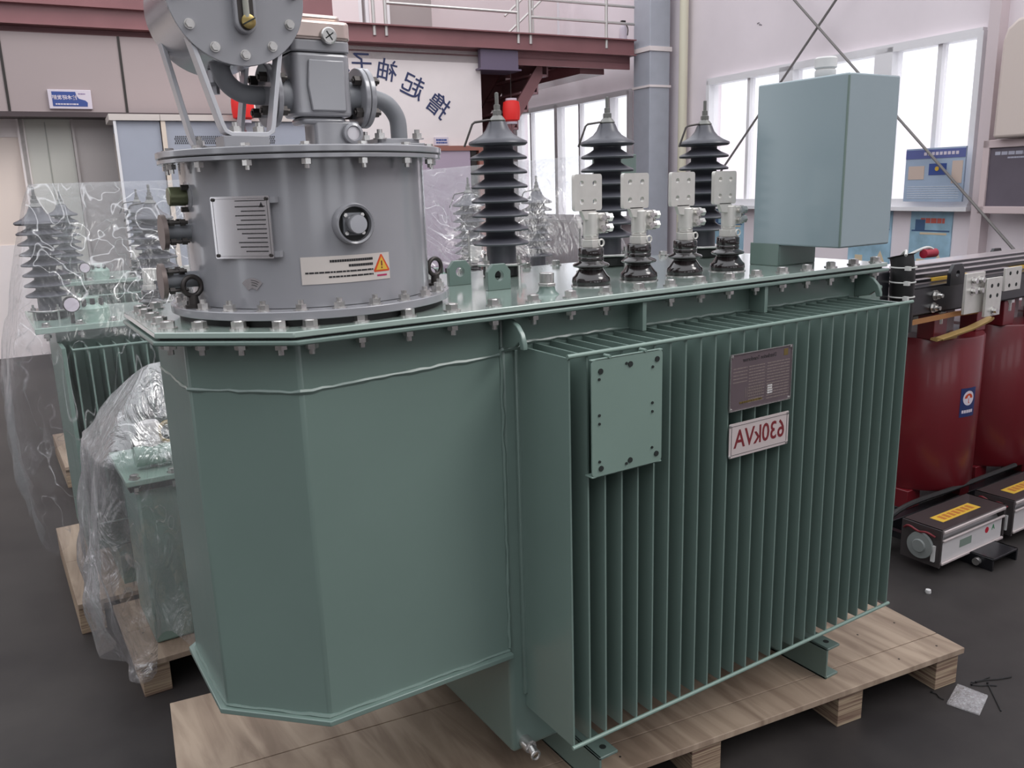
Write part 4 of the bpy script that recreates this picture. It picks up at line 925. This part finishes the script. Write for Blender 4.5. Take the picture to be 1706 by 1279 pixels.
# ================================================================== wrapped transformers in the row behind
def row_transformer():
    t = thing('oil_transformer', 'green transformer wrapped in clear film at left, fins and tilted dark bushing visible', 'transformer', (-.27, 2.45, .131))
    b = nb(); box(b, -.80, .30, 2.22, 2.68, .25, 1.165); obj('tank', b, GREEN2, t, .008)
    b = nb(); box(b, -.87, .36, 2.14, 2.76, 1.165, 1.187); obj('lid', b, mat('pale_lid_paint', (140, 160, 150), .25, coat=.4), t, .002)
    for i in range(20):
        b = nb(); x = -.76+i*.05; box(b, x-.003, x+.003, 2.05, 2.22, .42, 1.105); obj('cooling_fin', b, GREEN2, t)
    for z in (1.108, .42):
        b = nb(); cyl(b, (-.765, 2.048, z), (.20, 2.048, z), .005, 10); obj('fin_tie_rod', b, GREEN2, t)
    b = nb(); box(b, -.80, -.796+.01, 2.03, 2.22, .40, 1.12); obj('end_fin', b, GREEN2, t)
    for i in range(11):
        inst('bolt', BOLT, None, (-.83+i*.115, 2.165, 1.187), t)
    for x in (-.79, -.37, .05): hv_bushing(t, x, 2.42, 1.187, horn=x > -.5, lower=False)
    for x in (-.44, -.28): lv_bushing(t, x, 2.26, 1.187, -.02, True)
    b = nb(); lathe(b, [(.062, 0), (.062, .05), (.05, .065), (.03, .07), (.03, .09), (0, .092)], 28, Matrix.Translation((-.66, 2.24, 1.187))); d = obj('valve_dome', b, mat('mint_paint', (140, 164, 152), .3), t)
    for dx in (-.03, .0, .03):
        b = nb(); hexp(b, (-.66+dx, 2.2, 1.25), (-.66+dx, 2.2, 1.275), .009); obj('dome_bolt', b, DARKST, d)
    b = nb(); cyl(b, (-.735, 2.2, 1.262), (-.735, 2.17, 1.262), .03, 24); cyl(b, (-.735, 2.21, 1.187), (-.735, 2.19, 1.262), .008, 8); g = obj('dial_gauge', b, DARKST, t)
    b = nb(); cyl(b, (-.735, 2.169, 1.262), (-.735, 2.167, 1.262), .026, 24); obj('dial_face', b, SIGNW, g)
    for x0 in (-.7, .12):
        b = nb(); box(b, x0, x0+.06, 2.1, 2.85, .131, .25); obj('base_channel', b, GREEN2, t)
    return t
TB = row_transformer()
TD = dup(TB, (1.52, 0, 0), 'green transformer wrapped in clear film right behind the tall dark bushings')
b = nb(); box(b, 1.90, 2.08, 2.2, 2.36, 1.50, 1.80); q_ = obj('square_oil_tank', b, GREEN, TD, .004)
b = nb(); box(b, 1.82, 1.98, 2.26, 2.32, 1.187, 1.51); obj('stand', b, GREEN, q_)
TE = dup(TB, (.25, 1.9, 0), 'rearmost green transformer, a pale ghost seen through two layers of film')

# small wrapped unit between
t = thing('small_transformer', 'small green tank unit with dark lid joint wrapped in film beside the grey-green bay', 'transformer', (-.4, 1.7, .131))
b = nb(); box(b, -.68, .1, 1.52, 1.86, .131, .70); obj('tank', b, GREEN2, t, .01)
b = nb(); box(b, -.70, .12, 1.50, 1.88, .70, .722); obj('gasket', b, RUBBER, t)
b = nb(); box(b, -.71, .13, 1.49, 1.89, .722, .742); obj('lid', b, mat('mint_paint', (0, 0, 0)), t, .003)
for i in range(7): inst('bolt', BOLT, None, (-.68+i*.12, 1.51, .742), t)
b = nb(); cyl(b, (-.66, 1.6, .79), (-.2, 1.6, .79), .035, 20); obj('pipe', b, MATS['mint_paint'], t)
b = nb(); lathe(b, [(.012, 0), (.012, .05), (.035, .06), (.038, .11), (.035, .15), (.03, .16), (0, .165)], 22, Matrix.Translation((-.60, 1.62, .742))); obj('white_gauge', b, WHITEP, t)
b = nb(); torus(b, Matrix.Translation((-.54, 1.6, .86)) @ Matrix.Rotation(PI/2, 4, 'X'), .035, .008, 24, 8); obj('yellow_ring', b, mat('dull_yellow', (150, 130, 80), .5), t)
lv_bushing(t, -.40, 1.68, .742, -.02, True)
for i in range(6):
    b = nb(); box(b, -.30+i*.055, -.294+i*.055, 1.42+.02, 1.52, .25, .66); obj('cooling_fin', b, GREEN2, t)

# ================================================================== plastic film covers
def rrect(u, x0, x1, y0, y1, r):
    w_, h_ = x1-x0-2*r, y1-y0-2*r; per = 2*w_+2*h_+2*PI*r; s = (u % 1)*per
    segs = [(w_, 'b'), (PI*r/2, 'c0'), (h_, 'r'), (PI*r/2, 'c1'), (w_, 't'), (PI*r/2, 'c2'), (h_, 'l'), (PI*r/2, 'c3')]
    for L, k in segs:
        if s <= L+1e-9: break
        s -= L
    f = s/L
    if k == 'b': return V((x0+r+w_*f, y0, 0)), V((0, -1, 0))
    if k == 'r': return V((x1, y0+r+h_*f, 0)), V((1, 0, 0))
    if k == 't': return V((x1-r-w_*f, y1, 0)), V((0, 1, 0))
    if k == 'l': return V((x0, y1-r-h_*f, 0)), V((-1, 0, 0))
    c, a = {'c0': ((x1-r, y0+r), -PI/2), 'c1': ((x1-r, y1-r), 0), 'c2': ((x0+r, y1-r), PI/2), 'c3': ((x0+r, y0+r), PI)}[k]
    a += f*PI/2; n_ = V((math.cos(a), math.sin(a), 0)); return V((c[0], c[1], 0))+n_*r, n_
def drape(label, rect, ridge, shoulder_z, zbot, flare, seed, nu=200, nv=64, amp=.03, left_pull=0., m=None):
    x0, x1, y0, y1 = rect; (ax, ay, az), (bx, by, bz) = ridge; b = nb(); rows = []
    for j in range(nv+1):
        v = j/nv; row = []
        for i in range(nu):
            p, n_ = rrect(i/nu, x0, x1, y0, y1, .09)
            tt = max(0, min(1, ((p.x-ax)/(bx-ax)))); rp_ = V((ax+(bx-ax)*tt, ay+(by-ay)*tt, az+(bz-az)*tt))
            if v < .45:
                f = v/.45; q = rp_.lerp(V((p.x, p.y, shoulder_z)), f); q.z = rp_.z+(shoulder_z-rp_.z)*(f**1.25)
                am = amp*.5*f
            else:
                f = (v-.45)/.55; zb_ = zbot+.05*math.sin(i*.21+seed)+.03*math.sin(i*.47)
                q = V((p.x, p.y, shoulder_z+(zb_-shoulder_z)*f))+n_*(flare*f+.01*math.sin(f*7+seed)); am = amp*(.5+f)
                if n_.x < -.5: q += n_*left_pull*math.sin(f*PI)
                q += n_*.022*f*math.sin(i*2*PI/nu*23+3*math.sin(f*4+seed))
            k = V((q.x*5+seed, q.y*5, q.z*2.4)); q += n_*am*noise.noise(k)+n_*am*.45*noise.noise(k*2.9)+V((0, 0, am*.5*noise.noise(k*1.7+V((9, 3, 1)))))
            row.append(b.verts.new(q))
        rows.append(row)
    for j in range(nv):
        for i in range(nu): b.faces.new((rows[j][i], rows[j][(i+1) % nu], rows[j+1][(i+1) % nu], rows[j+1][i]))
    bmesh.ops.remove_doubles(b, verts=b.verts, dist=1e-4)
    o = obj('plastic_film', b, m or FILM, None, ang=180); return tag(o, label, 'plastic film', 'clear film covers')
drape('crumpled clear film draped over the left transformer in the row behind', (-.94, .40, 1.98, 2.88), ((-.80, 2.42, 1.712), (.07, 2.42, 1.72)), 1.16, .46, .02, 1.3, left_pull=.05)
drape('clear film tent over the transformer directly behind the tall bushings', (.52, 2.0-.12, 1.98, 2.88), ((.73, 2.42, 1.73), (1.82, 2.3, 1.80)), 1.3, .4, .03, 4.1)
drape('bunched clear film over the small unit, nearest film cover on the left', (-.78, .16, 1.40, 1.97), ((-.58, 1.56, 1.11), (-.1, 1.66, 1.13)), .84, .15, .05, 7.7, amp=.045, left_pull=.03, m=FILM2)

# ================================================================== dry-type transformer with red coils
DT = thing('dry_transformer', 'dry-type transformer with red resin coils and black clamps at the right edge', 'transformer', (3.2, .87, 0))
for i, x in enumerate((2.73, 3.30, 3.87)):
    M = Matrix.Translation((x, .87, 0))
    b = nb(); lathe(b, [(.10, .215), (.245, .215), (.25, .222), (.25, .925), (.245, .932), (.10, .932)], 72, M, cap=False); cl_ = obj('red_coil', b, RED, DT)
    b = nb(); box(b, x-.22, x-.12, .70, .78, .932, 1.05); obj('support_block', b, RED, cl_, .003); b = nb(); box(b, x-.25, x-.15, .74, .82, .125, .215); obj('support_block', b, RED, cl_, .003)
    b = nb(); box(b, x+.12, x+.2, .70, .78, .932, 1.05); obj('support_block', b, RED, cl_, .003); b = nb(); box(b, x+.12, x+.2, .70, .78, .12, .215); obj('support_block', b, RED, cl_, .003)
    b = nb(); cyl(b, (x-.17, .71, 1.0), (x-.17, .71, 1.055), .016, 12); cyl(b, (x-.17, .71, 1.04), (x-.17, .71, 1.054), .026, 6); obj('block_bolt', b, ZINC, cl_)
    if i == 0:
        ac = math.radians(-97); RR = .25
        b = nb(); grid_rect(b, -.048, .048, .565, .70, .0004, 8, .0008); bend(b, x, .87, RR, ac); st2 = obj('umbrella_sticker', b, mat('sticker_navy', (34, 48, 96), .4), cl_, ang=60); st2['label'] = 'blue sticker with a red umbrella'
        b = nb(); lathe(b, [(.034, .0012), (.034, .0018), (0, .0018)], 28, Matrix.Translation((0, .652, 0))); bend(b, x, .87, RR, ac); obj('white_disc', b, SIGNW, st2)
        b = nb(); prism(b, [(.024*math.cos(t), .652+.022*math.sin(t)) for t in [math.radians(k) for k in range(0, 181, 20)]], .0018, .0024); box(b, -.0015, .0015, .632, .652, .0018, .0024); box(b, -.0015, .006, .629, .632, .0018, .0024); bend(b, x, .87, RR, ac); obj('umbrella', b, ORANGE, st2)
        b = nb(); dashes(b, -.036, .036, .590, .014, .2, 5, .0012, .0018, None, .6, .9); bend(b, x, .87, RR, ac); obj('sticker_lettering', b, SIGNW, st2)
# upper and lower clamps, core
for y0, y1, nm in ((.69, .75, 'upper_clamp'), (.99, 1.05, 'upper_clamp')):
    b = nb(); box(b, 2.29, 4.3, y0, y0+.012, 1.055, 1.18); box(b, 2.29, 4.3, y0, y1, 1.168, 1.18); box(b, 2.29, 4.3, y0, y1, 1.055, 1.067); obj(nm, b, BLACKP, DT, .004)
b = nb(); box(b, 2.24, 4.3, .83, .93, 1.06, 1.255); box(b, 2.24, 4.3, .80, .96, 1.06, 1.24); box(b, 2.24, 4.3, .775, .985, 1.06, 1.222); box(b, 2.24, 4.3, .76, 1.0, 1.06, 1.20)
for x in (2.73, 3.3, 3.87): box(b, x-.09, x+.09, .79, .97, .12, 1.06)
obj('core', b, mat('pale_core_sheen', (206, 196, 198), .3, metal=.45, coat=.6), DT, .001)  # pale colour carries the grazing reflection on the core top
b = nb(); box(b, 2.55, 2.83, .752, .775, 1.185, 1.20); obj('yellow_insulation', b, YEL, DT)
b = nb(); box(b, 3.2, 3.4, .752, .775, 1.185, 1.20); obj('yellow_insulation', b, YEL, DT)
for x, y in ((2.613, .69), (3.49, .99), (3.9, .69)):
    b = nb(); holed(b, [(-.055, 0), (.055, 0), (.055, .06), (.03, .092), (-.03, .092), (-.055, .06)], (0, .05), .014, -.008, .008, face_y(x, y-.008, 1.17)); obj('lifting_eye', b, BLACKP, DT, .001)
for x, z in ((2.48, 1.135), (2.47, 1.082), (3.05, 1.13), (3.3, 1.13)):
    b = nb(); cyl(b, (x, .69, z), (x, .655, z), .009, 10); hexp(b, (x, .689, z), (x, .672, z), .017); cyl(b, (x, .689, z), (x, .686, z), .023, 18); obj('clamp_bolt', b, ZINC, DT)
b = nb(); box(b, 2.245, 4.29, .828, .83, 1.24, 1.25); box(b, 2.245, 4.29, .798, .80, 1.223, 1.236); box(b, 2.245, 4.29, .773, .775, 1.202, 1.218); box(b, 2.245, 4.29, .757, .76, 1.185, 1.197); box(b, 2.236, 2.24, .76, 1.0, 1.06, 1.20); obj('dark_step_strip', b, BLACKP, DT)  # black strips added to keep the step sides dark against the pale core
# cable bundle
b = nb(); tube(b, [(2.16, .64, 1.02), (2.16, .64, 1.1), (2.155, .64, 1.18), (2.15, .64, 1.28), (2.15, .65, 1.33)], [.046, .046, .048, .045, .055], 14); cbn = obj('cable_bundle', b, RUBBER, DT)
for z in (1.165, 1.225, 1.285):
    b = nb(); torus(b, Matrix.Translation((2.153, .64, z)), .049, .0035, 24, 6); box(b, 2.10, 2.115, .58, .60, z-.008, z+.008); obj('cable_tie', b, CLEARP, cbn)
b = nb(); tube(b, [(2.13, .64, 1.33), (2.10, .6, 1.355), (2.07, .58, 1.34)], .006, 6); tube(b, [(2.18, .64, 1.33), (2.24, .6, 1.36), (2.30, .6, 1.34)], .006, 6); obj('loose_white_wire', b, CLEARP, cbn)
b = nb(); cyl(b, (2.22, .6, 1.335), (2.30, .6, 1.335), .018, 12); obj('red_plug', b, mat('red_plug', (150, 30, 50), .4), cbn)
b = nb(); box(b, 2.02, 2.10, .66, 1.0, 1.10, 1.27); obj('terminal_box', b, BLACKP, DT, .006)
# busbars
def busbar(x0, x1, z0, z1, y, holes, bolts, mt=TINNED):
    b = nb(); box(b, x0, x1, y, y+.012, z0, z1); B_ = obj('busbar', b, mt, DT, .002)
    for x, z in bolts:
        b = nb(); cyl(b, (x, y, z), (x, y-.004, z), .017, 18); hexp(b, (x, y-.003, z), (x, y-.02, z), .0125); obj('busbar_bolt', b, ZINC, B_)
    for x, z in holes:
        b = nb(); cyl(b, (x, y-.0005, z), (x, y+.0002, z), .009, 14); obj('busbar_hole', b, HOLE, B_)
busbar(2.555, 2.70, 1.05, 1.228, .60, (), ((2.605, 1.195), (2.66, 1.195), (2.605, 1.15), (2.66, 1.15)))
busbar(2.675, 2.80, 1.03, 1.20, .575, ((2.715, 1.165), (2.765, 1.165), (2.71, 1.12), (2.765, 1.12)), ((2.74, 1.055),))
busbar(2.935, 3.075, 1.115, 1.222, .635, ((2.975, 1.195), (3.035, 1.195), (2.975, 1.14), (3.035, 1.14)), ())
b = nb(); strip(b, [(2.76, .59, 1.02), (2.74, .59, 1.012), (2.62, .60, .985), (2.50, .62, .965), (2.44, .63, .955), (2.43, .65, .95), (2.50, .66, .945), (2.60, .66, .945)], .032, .010, (0, 1, .15)); obj('brass_strap', b, mat('yellow_brass', (176, 146, 92), .35, metal=.5), DT, .001)
b = nb(); strip(b, [(2.25, .66, 1.04), (2.60, .66, 1.045), (2.70, .62, 1.05)], .02, .012, (0, 0, 1)); obj('copper_strap', b, mat('copper_tan', (180, 130, 84), .4, metal=.5), DT)
# base rails and floor channels
for y in (.70, .99):
    b = nb(); box(b, 2.15, 4.3, y, y+.05, .05, .125); obj('base_rail', b, BLACKP, DT, .003)
for x in (2.42, 3.7):
    b = nb(); box(b, x, x+.012, .30, 1.2, 0, .055); box(b, x+.19, x+.202, .30, 1.2, 0, .055); box(b, x, x+.202, .30, 1.2, .045, .055); fc = obj('floor_channel', b, BLACKP, DT, .002)
    for dx in (-.012, .214):
        b = nb(); cyl(b, (x+dx-.01, .36, .03), (x+dx+.01, .36, .03), .016, 12); obj('channel_bolt', b, ZINC, fc)
# cross-flow fans
def fan(x0):
    x1 = x0+.50; y0, y1 = .405, .585; z0, z1 = .035, .205
    b = nb(); box(b, x0, x0+.012, y0, y1, z0, z1); box(b, x1-.012, x1, y0, y1, z0, z1); box(b, x0, x1, y0, y1, z1-.004, z1); F_ = obj('cross_flow_fan', b, mat('fan_black_frame', (86, 80, 80), .18, metal=.5), DT, .002)
    b = nb(); M = Matrix.Rotation(PI/2, 4, 'Y'); lathe(b, [(.066, .014), (.066, .486)], 40, Matrix.Translation((x0, .49, .115)) @ M); obj('fan_drum', b, mat('fan_silver', (168, 166, 166), .35, metal=.5), F_)
    b = nb(); lathe(b, [(.058, -.004), (.056, -.016), (.03, -.018), (.026, -.024), (0, -.024)], 32, Matrix.Translation((x0, .49, .115)) @ M); obj('motor_cap', b, mat('motor_grey', (132, 136, 134), .45), F_)
    for z, th in ((.193, .014), (.155, .010), (.052, .012)):
        b = nb(); box(b, x0+.012, x1-.012, y0-.006, y0+.004, z-th/2, z+th/2); obj('front_rail', b, ALU, F_, .003)
    b = nb(); box(b, x0+.02, x1-.02, y0+.004, y0+.008, .055, .15); lbp = obj('front_label', b, mat('fan_label_white', (200, 196, 196), .3), F_)
    M2 = face_y(0, y0+.004, 0)
    b = nb(); box(b, x0+.15, x0+.24, .09, .125, 0, .001, M2); obj('label_block', b, mat('label_green_grey', (120, 134, 124), .5), lbp)
    text('letter', 'A', .036, mat('label_green', (60, 130, 90), .5), face_y(x0+.41, y0+.003, .12, True), lbp)
    b = nb(); lathe(b, [(.014, 0), (.014, .001), (0, .001)], 18, Matrix.Translation((x0+.36, y0+.004, .118)) @ Matrix.Rotation(PI/2, 4, 'X')); obj('red_mark', b, mat('label_red', (180, 30, 50), .5), lbp)
    b = nb(); box(b, x0+.09, x0+.38, y0+.05, y0+.11, z1, z1+.0012); ty = obj('yellow_top_label', b, YEL, F_)
    b = nb()
    for k in range(7): box(b, x0+.12+k*.035, x0+.142+k*.035, y0+.062, y0+.098, z1+.0012, z1+.002)
    obj('top_label_print', b, mat('label_orange', (176, 110, 50), .5), ty)
    b = nb(); tube(b, [(x0-.005, .43, .17), (x0-.02, .46, .185), (x0-.012, .5, .175), (x0-.02, .54, .19), (x0-.004, .57, .17)], .005, 8); obj('motor_wire', b, mat('wire_red', (110, 26, 34), .5), F_)
    b = nb(); box(b, x0-.01, x0, .425, .44, .06, .13); obj('white_clip', b, WHITEP, F_)
    b = nb(); box(b, x0+.05, x0+.08, y1, .70, .08, .11); box(b, x1-.08, x1-.05, y1, .70, .08, .11); obj('fan_bracket', b, BLACKP, F_)
fan(2.20); fan(2.765); fan(3.33)
b = nb(); tube(b, [(2.12, .66, .13), (2.3, .64, .215), (2.7, .63, .222), (3.2, .63, .225)], .012, 8); obj('black_conduit', b, RUBBER, DT)

# ================================================================== small things on the floor
b = nb(); N = 14; c4 = [V((1.517, -.076, 0)), V((1.532, -.169, 0)), V((1.412, -.208, 0)), V((1.386, -.117, 0))]; gr = []
for top in (0, 1):
    g_ = []
    for i in range(N+1):
        r_ = []
        for j in range(N+1):
            u_, v_ = i/N, j/N; p = (c4[0].lerp(c4[1], u_)).lerp(c4[3].lerp(c4[2], u_), v_); e_ = min(u_, 1-u_, v_, 1-v_)*4
            p.z = .0005+(.004+.012*min(1, e_)+.012*noise.noise(V((u_*5, v_*5, 3)))*min(1, e_) if top else 0); r_.append(b.verts.new(p))
        g_.append(r_)
    gr.append(g_)
for t_, g_ in enumerate(gr):
    for i in range(N):
        for j in range(N):
            q = (g_[i][j], g_[i+1][j], g_[i+1][j+1], g_[i][j+1]); b.faces.new(q if t_ else q[::-1])
tag(obj('plastic_bag', b, BAGM, None, ang=180), 'crumpled clear plastic bag lying on the floor by the pallet corner', 'bag')
for (p, q, l) in (((1.56, -.10), (1.70, -.155), 'longest black cable tie on the floor, pointing right away from the bag'), ((1.575, -.105), (1.64, -.115), 'short black cable tie crossing near the bag top'), ((1.60, -.13), (1.485, -.235), 'black cable tie running down beside the right edge of the bag'), ((1.55, -.105), (1.61, -.155), 'black cable tie lying under the longest one'), ((1.405, -.055), (1.40, -.10), 'black cable tie left of the bag, near the pallet leg')):
    b = nb(); P, Q = V((p[0], p[1], .003)), V((q[0], q[1], .003)); d = (Q-P).normalized(); s = V((-d.y, d.x, 0)); R3 = random.Random(len(l))
    tube(b, [P, P.lerp(Q, .35)+s*R3.uniform(-.004, .004), P.lerp(Q, .7)+s*R3.uniform(-.004, .004), Q], .002, 6); cyl(b, P-V((0, 0, .002)), P+V((0, 0, .004)), .0035, 8)
    tag(obj('cable_tie', b, RUBBER), l, 'cable tie', 'loose cable ties on the floor')
b = nb(); lathe(b, [(.011, 0), (.012, .004), (.010, .014), (0, .017)], 14, Matrix.Translation((2.035, .347, 0))); tag(obj('white_cap', b, WHITEP), 'tiny white plastic cap lying alone on the dark floor', 'cap')
